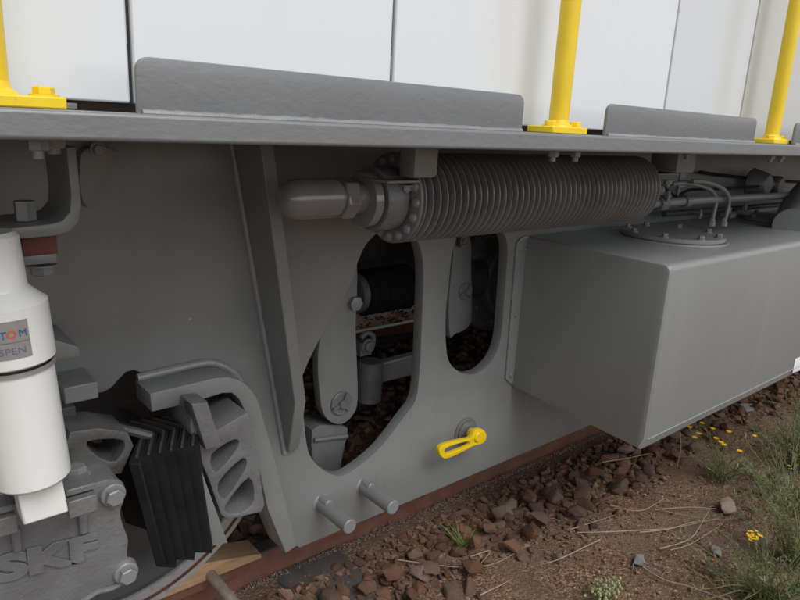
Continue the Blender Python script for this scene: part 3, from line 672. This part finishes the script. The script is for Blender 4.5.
# studs
for x, y, x2, y2 in ((321, 503, 338, 527), (363, 486, 380.5, 508)):
    a = PY(x, y, PLATE + .001); L_ = .20
    for _ in range(30):
        b_ = Vector((a.x, PLATE - L_, a.z)); v = ROT.transposed() @ (b_ - Vector((0, 0, EYE))); yy = 300 + F * v.y / v.z
        L_ += (y2 - yy) * .002
    b_ = Vector((a.x, PLATE - L_, a.z))
    o = on('support_pin', MB().cyl(a, b_, .0225, seg=32, ch=.003), M_paint, bevel=0)
    m = MB(); m.cyl(a + Vector((0, 0, .016)), a + Vector((0, -.045, .016)), .0145, seg=16, ch=.002); m.box(a + Vector((0, -.047, .016)), (.022, .004, .004)); on('grub_screw', m, M_bolt, o, 0)
    m = MB(); m.lathe([(.031, 0), (.027, .003), (.0226, .006)], a, (0, -1, 0), 32); on('weld', m, M_weld, o, 0)

# ---- running gear seen through the openings
def wheel(cx, lb):
    c = Vector((cx, 1.67, RAILTOP + .5))
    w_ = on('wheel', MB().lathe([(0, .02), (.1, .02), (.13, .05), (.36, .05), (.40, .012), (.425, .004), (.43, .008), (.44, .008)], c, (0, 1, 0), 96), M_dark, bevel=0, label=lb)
    m = MB(); m.lathe([(.44, .008), (.442, .001), (.467, .0), (.469, .003)], c, (0, 1, 0), 128); on('rim_face', m, M_tyre, w_, 0)
    m = MB(); m.lathe([(.469, .003), (.470, .011), (.480, .011), (.481, .002)], c, (0, 1, 0), 128); on('rim_groove', m, M_rust, w_, 0)
    m = MB(); m.lathe([(.481, .002), (.494, .001), (.4985, .006), (.5, .013), (.503, .095), (.515, .105), (.53, .115), (.528, .13), (.515, .138), (.43, .138), (.1, .12), (0, .12)], c, (0, 1, 0), 128); on('tyre', m, M_tyre, w_, 0)
wheel(.455, 'wheel behind the axle box'); wheel(3.95, 'wheel hidden behind the grey frame plate')
m = MB(); m.cyl((.42, 1.7, RAILTOP + .5), (.42, 3.5, RAILTOP + .5), .09); m.cyl((3.95, 1.7, RAILTOP + .5), (3.95, 3.5, RAILTOP + .5), .09)
on('axle', m, M_dark, bevel=0)
for cx in (.455, 3.95):
    m = MB(); m.lathe([(0, -.14), (.43, -.14), (.53, -.138), (.53, -.115), (.503, -.1), (.5, 0), (0, 0)], (cx, 3.60, RAILTOP + .5), (0, 1, 0), 64); on('far_wheel', m, M_dark, bevel=0)
# near brake hanger
LY = 1.64
lev = slab('brake_hanger', [smooth_loop(TY([(322, 330), (338, 270), (349, 256), (357, 262), (357, 300), (356, 330), (357.5, 370), (358, 400), (354, 414), (343, 424), (331, 422), (323, 412), (320, 395), (318, 360)], LY), 3)], LY, LY + .035, M_paint, LOCO, bevel=.003)
def pin(c, rr, parent, nm='hanger_pin'):
    m = MB(); m.lathe([(0, -.022), (rr*.30, -.022), (rr*.38, -.018), (rr*.38, -.008), (rr*.92, -.008), (rr, -.005), (rr, .003)], c, (0, 1, 0), 40)
    for a in (70, 190, 310):
        d = Vector((math.cos(R_(a)), 0, math.sin(R_(a)))); m.box(c + d * rr * .62 + Vector((0, -.012, 0)), (rr*.62, .010, .007), Matrix.Rotation(-R_(a), 3, 'Y'))
    return on(nm, m, M_cast, parent, 0)
pin(PY(341, 403, LY), .041, lev)
c = PY(354, 303, LY); m = MB(); m.bolt(c, (0, -1, 0), .024, .018, washer=False); on('bolt', m, M_bolt, lev, 0)
slab('brake_block', [smooth_loop(TY([(312, 430), (330, 425), (348, 428), (345, 445), (341, 466), (340, 480), (315, 480), (313, 460)], 1.66), 2)], 1.66, 1.76, M_cast, LOCO, bevel=.004)
m = MB(); m.tube([PY(314, 440, 1.655), PY(347, 436, 1.655)], .008, 8, 1); on('block_rib', m, M_cast, bevel=0)
# rear hanger
LY2 = 1.68
lev2 = slab('brake_hanger', [smooth_loop(TY([(455, 236), (470, 236), (471.5, 270), (472, 310), (470.5, 324), (463, 331), (455, 334), (450, 336), (449, 300), (453, 262)], LY2), 3)], LY2, LY2 + .035, M_paint, LOCO, bevel=.003)
pin(PY(465, 291, LY2), .034, lev2)
m = MB(); m.tube([PY(463, 232, LY2 - .02), PY(463, 246, LY2 - .02)], .02, 12, 1); m.bolt(PY(464, 241, LY2 - .03), (0, -1, 0), .016, .01); on('top_pin', m, M_cast, lev2, 0)
# yoke with a round boss and arm
c = PY(370, 378, 1.82); zt_, zb_ = PY(370, 361, 1.82).z, PY(370, 400, 1.82).z
yk = on('brake_yoke', MB().cyl((c.x, 1.82, zb_), (c.x, 1.82, zt_), .047, seg=40, ch=.004), M_cast, bevel=0)
a, b_ = PY(382, 361, 1.84), PY(440, 346, 1.84); m = MB(); m.loft([a + Vector((-.03, -.02, 0)), b_ + Vector((0, -.02, 0)), b_ + Vector((0, -.02, -.09)), a + Vector((-.03, -.02, -.08))], [a + Vector((-.03, .02, 0)), b_ + Vector((0, .02, 0)), b_ + Vector((0, .02, -.09)), a + Vector((-.03, .02, -.08))]); on('yoke_arm', m, M_cast, yk, .006)
m = MB(); m.box(PY(362, 347, 1.80), (.05, .05, .05)); m.bolt(PY(368, 346, 1.77), (0, -1, 0), .02, .015); on('shackle', m, M_cast, yk, .004)
m = MB(); m.tube([PY(361, 338, 1.78), PY(367, 333, 1.78), PY(373, 336, 1.78), PY(373, 345, 1.78)], .009, 10, 5); on('shackle_bow', m, M_cast, yk, 0)
# black bellows
bc = PY(385, 289, 2.0); x0, x1 = PY(360, 289, 2.0).x, PY(407, 289, 2.0).x; rr = .093
prof = []
nb = 9
for k in range(nb * 2 + 1):
    prof.append((rr if k % 2 else rr - .018, (x1 - x0) * k / (nb * 2)))
be = on('actuator_bellows', MB().lathe([(0, 0)] + prof + [(0, x1 - x0)], (x0, 2.0, bc.z), (1, 0, 0), 48), M_rubber, bevel=.003, label='black ribbed rubber bellows behind the frame opening')
m = MB(); m.cyl((x0 - .03, 2, bc.z), (x0, 2, bc.z), .075, seg=32, ch=.004); m.cyl((x0 - .2, 2, bc.z), (x0 - .02, 2, bc.z), .03); on('end_cap', m, M_cast, be, 0)
m = MB(); m.cyl((x1, 2, bc.z), (x1 + .12, 2, bc.z), .06, seg=32, ch=.01); m.cyl((x1 + .1, 2, bc.z), (x1 + .5, 2, bc.z), .1, seg=32, ch=.02); on('actuator_body', m, M_cast, be, 0)
# gearbox casting behind the rear hanger
c = PY(487, 280, 1.95); m = MB(); m.cyl(c + Vector((.12, 0, 0)), c + Vector((.12, .35, 0)), .26, seg=48, ch=.03); m.cyl(c + Vector((.12, -.05, 0)), c + Vector((.12, 0, 0)), .17, seg=40, ch=.01)
for k in range(10):
    a = k * math.pi / 5; m.bolt(c + Vector((.12 + .21 * math.cos(a), 0, .21 * math.sin(a))), (0, -1, 0), .018, .015)
on('gearbox', m, M_paint, bevel=0)
# cross members and the far side of the frame
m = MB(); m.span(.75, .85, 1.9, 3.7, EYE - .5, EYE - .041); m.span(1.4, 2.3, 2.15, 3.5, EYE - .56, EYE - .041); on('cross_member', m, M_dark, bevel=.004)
m = MB(); m.span(-2.5, 6.5, 3.95, 3.99, PLATE_B, EYE - .041); on('far_frame_plate', m, M_paint, bevel=0)
m = MB(); m.tube([PY(300, 352, 2.5), PY(450, 330, 2.5)], .02, 10, 1); on('brake_rod', m, M_dark, bevel=0)

# ------------------------------------------------------------------ wooden chock
wy0, wy1 = 1.682, 1.778
m = MB(); lowz = RAILTOP + .0035
wc = Vector((.455, 0, RAILTOP + .5)); tip = PY(262, 563, wy0); top = PY(216, 553, wy0)
arc_ = []; ztop = PY(216, 560, wy0).z; a = -78
while True:
    q = Vector((wc.x + .504 * math.cos(R_(a)), wy0, wc.z + .504 * math.sin(R_(a))))
    if q.z > ztop: break
    arc_.append(q); a += 2
xl, xr = arc_[0].x, tip.x
fr_ = [Vector((xl, wy0, lowz))] + arc_[1:] + [arc_[-1] + Vector((.02, 0, .001)), Vector((xr, wy0, lowz + .016)), Vector((xr, wy0, lowz))]
m.loft(fr_, [p + Vector((0, wy1 - wy0, 0)) for p in fr_]); ch = empty('wheel_chock', ((xl + xr) / 2, 1.68, RAILTOP), 'pale pine wedge jammed under the wheel on the rusty rail', 'wheel chock')
on('wedge', m, M_wood, ch, .004)
pa = PY(210, 574, wy0)
m = MB(); m.cyl(pa + Vector((0, .02, .0)), pa + Vector((.02, -.20, -.035)), .016, .018, seg=20, ch=.003); on('handle', m, M_oldwood, ch, 0)

# ------------------------------------------------------------------ stones
def stone_mesh(seed, n=14):
    rg = random.Random(seed); bm = bmesh.new()
    for _ in range(n):
        v = Vector((rg.gauss(0, 1), rg.gauss(0, 1), rg.gauss(0, 1))).normalized()
        v = Vector((v.x, v.y * rg.uniform(.75, 1), v.z * .8)) * rg.uniform(.8, 1.05)
        bm.verts.new(v)
    rs_ = bmesh.ops.convex_hull(bm, input=bm.verts)
    bmesh.ops.delete(bm, geom=[v for v in bm.verts if not v.link_faces], context='VERTS')
    bmesh.ops.bevel(bm, geom=bm.edges[:], offset=.07, segments=1, affect='EDGES', profile=.6)
    bmesh.ops.subdivide_edges(bm, edges=bm.edges, cuts=1, use_grid_fill=True)
    for v in bm.verts: v.co += v.co.normalized() * noise.noise(v.co * 3 + Vector((seed, 0, 0))) * .09
    bmesh.ops.triangulate(bm, faces=bm.faces)
    me = bpy.data.meshes.new('ballast_stone'); bm.to_mesh(me); bm.free(); me.materials.append(M_stone)
    for p in me.polygons: p.use_smooth = True
    me.set_sharp_from_angle(angle=R_(28))
    return me
protos = [stone_mesh(k, 12 + k % 5) for k in range(16)]
def ground_px(x, y): return PZ(x, y, 0)
cands = []
def edge_y(X): return 1.45 - .07 * math.sin(X * 1.3) - .015 * (X - 1.5)
tries = 0
rs2 = random.Random(11)
placed = []
def try_place(X, Y, s, lift=0.0):
    for (a, b2, c) in placed:
        if (a - X) ** 2 + (b2 - Y) ** 2 < ((c + s) * .66) ** 2: return False
    placed.append((X, Y, s)); return True
spots = []
for _ in range(9000):
    X = rs2.uniform(.85, 5.2); Y = rs2.uniform(1.05, 1.635); s = rs2.choice((.02, .028, .036, .044, .05, .056)) * rs2.uniform(.75, 1.1)
    d = edge_y(X) - Y
    if Y > 1.53: s = min(s, .024)
    if d > 0:
        if rs2.random() > math.exp(-d * 22): continue
        s *= .8
    if try_place(X, Y, s): spots.append((X, Y, s, 0))
# second layer on top near the rail
for _ in range(500):
    X = rs2.uniform(1.0, 4.5); Y = rs2.uniform(1.30, 1.50); s = rs2.uniform(.034, .05)
    if len([1 for q in spots if q[3]]) < 45: spots.append((X, Y, s, 1)) if all((q[0]-X)**2+(q[1]-Y)**2 > .012 for q in spots if q[3]) else None
spots.sort(key=lambda q: -q[2] / math.hypot(q[0], q[1], 1.5))
def rock_rot(g): return Matrix.Rotation(g.uniform(0, 6.28), 4, 'Z') @ Matrix.Rotation(g.uniform(-.5, .5), 4, 'X') @ Matrix.Rotation(g.uniform(-.5, .5), 4, 'Y')
def seen(X, Y):
    v = ROT.transposed() @ Vector((X, Y, -EYE)); px, py = 400 + F * v.x / v.z, 300 + F * v.y / v.z
    return -10 < px < 810 and py < 612
spots_v = [q for q in spots if seen(q[0], q[1])]
for X, Y, s, top in spots_v[:290]:
    o = bpy.data.objects.new('ballast_stone', rs2.choice(protos)); COL.objects.link(o)
    o.matrix_world = Matrix.Translation((X, Y, s * (.1 if Y > 1.53 or Y < 1.4 else .25) + (.032 if top else 0))) @ rock_rot(rs2) @ Matrix.Diagonal((s * rs2.uniform(.9, 1.35), s * rs2.uniform(.8, 1.1), s * rs2.uniform(.7, 1), 1))
    tag(o, 'rough rusty brown ballast stone in the bed beside the rusty rail', 'stone', 'ballast stones beside the rail')
def scatter(name, pts, m_, seeds=6, label=None, cat=None):
    bm = bmesh.new(); src = []
    for k in range(seeds):
        b2 = bmesh.new(); rg = random.Random(50 + k)
        for _ in range(9): b2.verts.new(Vector((rg.gauss(0, 1), rg.gauss(0, 1), rg.gauss(0, .8))).normalized() * rg.uniform(.8, 1))
        bmesh.ops.convex_hull(b2, input=b2.verts); me_ = bpy.data.meshes.new('t'); b2.to_mesh(me_); b2.free(); src.append(me_)
    V, Fc = [], []
    for X, Y, Z, s in pts:
        me_ = rs2.choice(src); mt = rock_rot(rs2); off = len(V)
        sc = Vector((s * rs2.uniform(.8, 1.3), s * rs2.uniform(.8, 1.2), s * rs2.uniform(.6, 1)))
        for v in me_.vertices: q = mt @ Vector((v.co.x * sc.x, v.co.y * sc.y, v.co.z * sc.z)); V.append((q.x + X, q.y + Y, q.z + Z))
        for p in me_.polygons: Fc.append([off + i for i in p.vertices])
    me = bpy.data.meshes.new(name); me.from_pydata(V, [], Fc); me.update(); bm.free()
    o = link_mesh(name, me, m_, None, 30); tag(o, label, cat, kind='stuff'); return o
rest = [(X, Y, s * .3, s) for X, Y, s, t in spots if (X, Y, s, t) not in set(spots_v[:290])]
for _ in range(1500):
    X = rs2.uniform(.85, 5.0); Y = rs2.uniform(1.15, 1.65)
    if Y > edge_y(X) - rs2.random() ** 2 * .35: rest.append((X, Y, rs2.uniform(-.004, .004), rs2.uniform(.007, .016)))
# ballast between the rails and on the far side
for _ in range(2600):
    X = rs2.uniform(-.3, 5.0); Y = rs2.uniform(1.8, 3.4); rest.append((X, Y, rs2.uniform(.0, .03), rs2.uniform(.022, .042)))
for _ in range(1500): rest.append((rs2.uniform(1.5, 6.0), rs2.uniform(3.52, 4.9), rs2.uniform(0, .015), rs2.uniform(.014, .03)))
for _ in range(500): rest.append((rs2.uniform(-.3, 1.1), rs2.uniform(1.2, 1.6), rs2.uniform(0, .01), rs2.uniform(.02, .035)))
M_bal = mat('mixed_ballast', (.16, .1, .07), .9, vscale=14, bump=.8, bscale=55, bdist=.004, spec=.2, ramp=[(.3, (.09, .056, .042)), (.5, (.19, .112, .078)), (.68, (.28, .195, .14))])
scatter('ballast', rest, M_bal, label='small brown ballast stones between and around the rails', cat='ballast')
grit = []
for _ in range(9000):
    X = rs2.uniform(.9, 4.8); Y = rs2.uniform(.45, 1.66)
    if noise.noise(Vector((X * 2.2, Y * 2.2, 5))) < rs2.uniform(-.5, .25): continue
    grit.append((X, Y, rs2.uniform(-.002, .003), rs2.choice((.0028, .0035, .0045, .006, .008)) * rs2.uniform(.8, 1.2)))
scatter('gravel', grit, M_grit, label='fine brown gravel strewn over the bare earth', cat='gravel')
pale = []
for _ in range(5200):
    X = rs2.uniform(.8, 4.2)
    if noise.noise(Vector((X * 6, 0, 2))) < rs2.uniform(-.6, .3): continue
    pale.append((X, rs2.gauss(1.706, .007), .004 + rs2.uniform(-.006, .010), rs2.uniform(.0015, .0045)))
scatter('pale_grit', pale, M_pale, label='pale dusty grit along the foot of the rusty rail', cat='grit')
# singled-out stones
def special(px, py, s, m_, label, flat=.6, seed=3, rz=0.3):
    me = protos[seed].copy(); me.materials.clear(); me.materials.append(m_); me.name = 'stone'
    p = ground_px(px, py); o = bpy.data.objects.new('stone', me); COL.objects.link(o)
    o.matrix_world = Matrix.Translation((p.x, p.y, s * .3)) @ Matrix.Rotation(rz, 4, 'Z') @ Matrix.Rotation(.25, 4, 'X') @ Matrix.Diagonal((s * 1.25, s, s * flat, 1))
    tag(o, label, 'stone')
special(727, 510, .052, M_redstone, 'large pale stone with a reddish face beside the weeds', .8, 5)
special(640, 562, .034, M_palestone, 'smooth light grey stone lying on the brown gravel', .55, 3)
special(717, 553, .03, M_palestone, 'small grey stone half hidden by the yellow flowering weed', .6, 7)
special(747, 409, .055, M_palestone, 'grey stone in the shade beneath the tank edge', .5, 2)
special(508, 512, .062, mat('tan_stone', (.24, .18, .13), .85, vscale=16, var=.2, bump=.8, bscale=50, bdist=.004), 'flat tan slab lying on top of the rusty stones', .4, 9, .1)

# ------------------------------------------------------------------ plants
def stem_pts(base, h, lean, g, n=5):
    d = Vector((lean[0], lean[1], 0)); return [base + d * (t / n) ** 1.5 + Vector((g.uniform(-1, 1) * .012 * h * 3, g.uniform(-1, 1) * .012 * h * 3, h * t / n)) for t in range(n + 1)]
def leaf(m, p, d, L_, wd, g):
    d = d.normalized(); s_ = d.cross(Vector((0, 0, 1))); s_ = s_.normalized() if s_.length > .01 else Vector((1, 0, 0)); s_ = (s_ + Vector((g.uniform(-.6, .6), g.uniform(-.6, .6), g.uniform(-.4, .4)))).normalized()
    q = [p]; cur = p.copy(); dd = d.copy()
    for k in range(3): cur = cur + dd * L_ / 3; dd = (dd + Vector((0, 0, -.18))).normalized(); q.append(cur.copy())
    ws = (.4, 1, .75, 0); L1, R1 = [], []
    for pt, ww in zip(q, ws): L1.append(m.bm.verts.new(pt - s_ * wd * ww * .5)); R1.append(m.bm.verts.new(pt + s_ * wd * ww * .5 + Vector((0, 0, .0002))))
    for k in range(3): m.bm.faces.new((L1[k], R1[k], R1[k+1], L1[k+1]))
def weed(px, py, h, n, label, cat='weed', spread=.06, leaf_l=.035, leaf_w=.005, nl=14, flowers=0, seed=1, m_=None, fcol=None, fr=.008, name='flowering_weed', straw=0, group=None, z=0):
    g = random.Random(seed); b = ground_px(px, py); root = empty(name, b, label, cat, group)
    ms, ml, mf = MB(), MB(), MB(); tips = []
    for k in range(n):
        a = g.uniform(0, 6.28); bb = b + Vector((math.cos(a), math.sin(a), 0)) * g.uniform(0, spread * .5); hh = h * g.uniform(.55, 1.05)
        ln = (math.cos(a) * spread * g.uniform(.3, 1.4), math.sin(a) * spread * g.uniform(.3, 1.4)); pts = stem_pts(bb, hh, ln, g)
        ms.tube(pts, lambda t: .0023 * (1 - .6 * t), 5, 3); tips.append((pts[-1], hh))
        for j in range(nl):
            t = (j + g.random()) / nl; i = min(4, int(t * 5)); p = pts[i].lerp(pts[i+1], t * 5 - i); aa = g.uniform(0, 6.28)
            leaf(ml, p, Vector((math.cos(aa), math.sin(aa), g.uniform(.2, 1.3))), leaf_l * g.uniform(.5, 1.2) * (1.1 - .5 * t), leaf_w * g.uniform(.7, 1.3), g)
    on('stem', ms, m_ or M_leaf, root, 0); on('leaves', ml, m_ or M_leaf, root, 0)['kind'] = 'stuff'
    g2 = sorted(tips, key=lambda q: -q[1])[:flowers]
    for p, _ in g2:
        mf = MB(); np_ = 9; c = p + Vector((0, 0, .003))
        for q in range(np_):
            a = q * 6.283 / np_ + g.random() * .3; d = Vector((math.cos(a), math.sin(a), .25)); s_ = Vector((-math.sin(a), math.cos(a), 0))
            v = [mf.bm.verts.new(c), mf.bm.verts.new(c + d * fr * .7 - s_ * fr * .26), mf.bm.verts.new(c + d * fr * 1.05), mf.bm.verts.new(c + d * fr * .7 + s_ * fr * .26)]
            mf.bm.faces.new(v)
        mf.lathe([(0, -.002), (fr * .35, -.001), (fr * .35, .002), (0, fr * .35)], c, (0, 0, 1), 8)
        on('flower', mf, fcol or M_petal, root, 0)
    return root
weed(722, 478, .20, 38, 'green weed with small yellow flowers just below the tank edge', flowers=12, seed=2, spread=.14, fr=.013, nl=26, leaf_l=.024, leaf_w=.003)
weed(752, 478, .10, 10, 'low green weed in the shade between the tank and the pale stone', flowers=1, seed=3, spread=.1, name='weed')
weed(768, 600, .24, 40, 'tall feathery weed with an orange-yellow flower head, on the gravel', flowers=0, seed=4, spread=.13, leaf_l=.034, nl=30, leaf_w=.0035)
weed(798, 565, .34, 44, 'tall green weed at the frame edge without flowers', seed=5, spread=.14, leaf_l=.032, nl=34, leaf_w=.0035, name='weed')
weed(802, 470, .42, 46, 'bushy green weed growing close beside the tank end', seed=6, spread=.12, leaf_l=.03, nl=36, leaf_w=.0035, name='weed', flowers=2, fr=.009)
weed(755, 515, .09, 10, 'short dry-looking weed near the large pale stone', seed=8, spread=.16, leaf_l=.04, nl=12, name='weed', m_=mat('olive_weed', (.15, .14, .06), .7, var=.3, vscale=12))
weed(778, 585, .16, 22, 'low spreading weed mat under the orange-yellow flower', seed=14, spread=.3, leaf_l=.045, leaf_w=.004, nl=16, name='weed')
weed(735, 590, .07, 14, 'sparse low weed between the grey stone and the yellow flower', seed=15, spread=.22, leaf_l=.03, nl=9, name='weed')
weed(790, 505, .26, 50, 'dense green weed right of the large pale stone', seed=16, spread=.26, leaf_l=.045, leaf_w=.004, nl=18, name='weed')
weed(775, 445, .13, 18, 'leafy weed directly below the paper label', seed=17, spread=.2, leaf_l=.035, nl=14, name='weed')
# dense orange-yellow head
hd = MB(); g = random.Random(5); hp0 = PZ(755, 537, .20)
rt = empty('flowering_weed', (hp0.x, hp0.y, 0), 'thick orange-yellow flower cluster on a thin stalk above the gravel', 'weed')
ms = MB(); ms.tube([(hp0.x + .03, hp0.y + .01, 0), (hp0.x + .015, hp0.y, .1), hp0], .002, 6, 5); on('stem', ms, M_leaf, rt, 0)
for k in range(24):
    c = hp0 + Vector((g.gauss(0, .013), g.gauss(0, .010), g.gauss(0, .006)))
    for q in range(6):
        a = q * 1.047 + g.random(); d = Vector((math.cos(a), math.sin(a), .3)); s_ = Vector((-math.sin(a), math.cos(a), 0)); rr = .007
        hd.bm.faces.new([hd.bm.verts.new(c), hd.bm.verts.new(c + d * rr * .6 - s_ * rr * .35), hd.bm.verts.new(c + d * rr), hd.bm.verts.new(c + d * rr * .6 + s_ * rr * .35)])
on('flower_cluster', hd, M_petal, rt, 0)
# grass tuft in the stones
def tuft(px, py, h, n, label, m_, seed, spread=.9, wd=.004):
    g = random.Random(seed); b = ground_px(px, py); m = MB()
    for k in range(n):
        a = g.uniform(0, 6.28); leaf(m, b + Vector((g.gauss(0, .006), g.gauss(0, .006), .015)), Vector((math.cos(a) * spread, math.sin(a) * spread, g.uniform(.5, 1.6))), h * g.uniform(.5, 1.1), wd, g)
    o = m.build('grass_tuft', m_, None); tag(o, label, 'grass tuft'); return o
tuft(463, 551, .11, 34, 'small bright green grass tuft among the rusty stones', M_leaf2, 3)
tuft(785, 445, .12, 40, 'thin grass tuft under the paper label corner of the tank', M_leaf, 8)
# pale green herb at the bottom
hb = PZ(606, 594, .03); rt = empty('pale_herb', (hb.x, hb.y, 0), 'pale green herb with round seed heads, lowest in front on the gravel', 'herb'); m = MB(); g = random.Random(9); ms = MB()
for k in range(90):
    c = hb + Vector((g.gauss(0, .036), g.gauss(0, .028), g.gauss(.014, .012))); m.lathe([(0, -.005), (.0045, -.002), (.005, .001), (.003, .005), (0, .006)], c, (g.uniform(-.4, .4), g.uniform(-.4, .4), 1), 7)
    if k % 2 == 0: ms.tube([(hb.x + (c.x - hb.x) * .3, hb.y + (c.y - hb.y) * .3, 0), c], .001, 4, 1)
on('seed_heads', m, M_sage, rt, 0)['kind'] = 'stuff'; on('stem', ms, M_leaf, rt, 0)
# dry stalks
stalks = [[(398, 562), (445, 568), (480, 567), (502, 560), (526, 547)], [(470, 556), (490, 553), (480, 566)], [(480, 598), (512, 582)], [(640, 532), (668, 530), (690, 523), (716, 520)],
          [(653, 503), (665, 510), (700, 518)], [(660, 550), (690, 540), (704, 520), (709, 512)], [(670, 552), (690, 546), (722, 525)], [(643, 567), (665, 579), (690, 588), (734, 601)],
          [(577, 532), (615, 534), (672, 527), (718, 520)], [(570, 530), (600, 520), (616, 514)], [(602, 463), (630, 458), (651, 454)], [(655, 510), (690, 508), (716, 511)], [(600, 540), (560, 560), (540, 566)], [(610, 505), (640, 512), (664, 500)]]
labels = ['long dry stalk arching beside the bright grass tuft', 'short forked dry stalk right of the grass tuft', 'short dry stalk lying at the bottom edge left of the pale herb', 'dry stalk running just under the large pale stone',
          'short curled dry stalk touching the left side of the pale stone', 'bent dry stalk crossing the others below the pale stone', 'short straight dry stalk sloping up towards the pale stone', 'dry stalk starting at the light grey stone and running off the bottom edge',
          'longest dry stalk, lying level across the open gravel', 'short dry stalk above the left end of the longest stalk', 'dry stalk resting on top of the stones beneath the tank corner', 'thin dry stalk passing directly behind the pale stone',
          'faint dry stalk on the gravel between the grass tuft and grey stone', 'small dry stalk at the border between stones and gravel']
for k, s_ in enumerate(stalks):
    g = random.Random(k); pts = [PZ(x, y, .012 + (.03 if k == 10 else 0)) + Vector((0, 0, g.uniform(-.006, .012))) for x, y in s_]
    m = MB(); m.tube(pts, lambda t: .0022 * (1 - .6 * t), 6, 6); o = m.build('dry_stalk', M_straw, None)
    tag(o, labels[k], 'stalk', 'dry stalks on the gravel')
b = ground_px(677, 466); m = MB(); m.tube([b, b + Vector((.01, 0, .08)), b + Vector((.0, .01, .17))], .0018, 6, 5); tag(m.build('dry_stalk', M_straw, None), 'dry stalk standing upright among the rusty stones below the tank', 'stalk')
# small dead stems litter
lit = MB(); g = random.Random(21)
for _ in range(420):
    X, Y = g.uniform(1.2, 4.2), g.uniform(.5, 1.45); a = g.uniform(0, 3.14); L_ = g.uniform(.01, .05); z = .004
    lit.tube([(X, Y, z), (X + math.cos(a) * L_ * .5, Y + math.sin(a) * L_ * .5, z + g.uniform(0, .006)), (X + math.cos(a + .3) * L_, Y + math.sin(a + .3) * L_, z)], .0007, 4, 1)
o = lit.build('plant_litter', M_straw, None); tag(o, 'tiny dead stems scattered over the brown gravel', 'litter', kind='stuff')
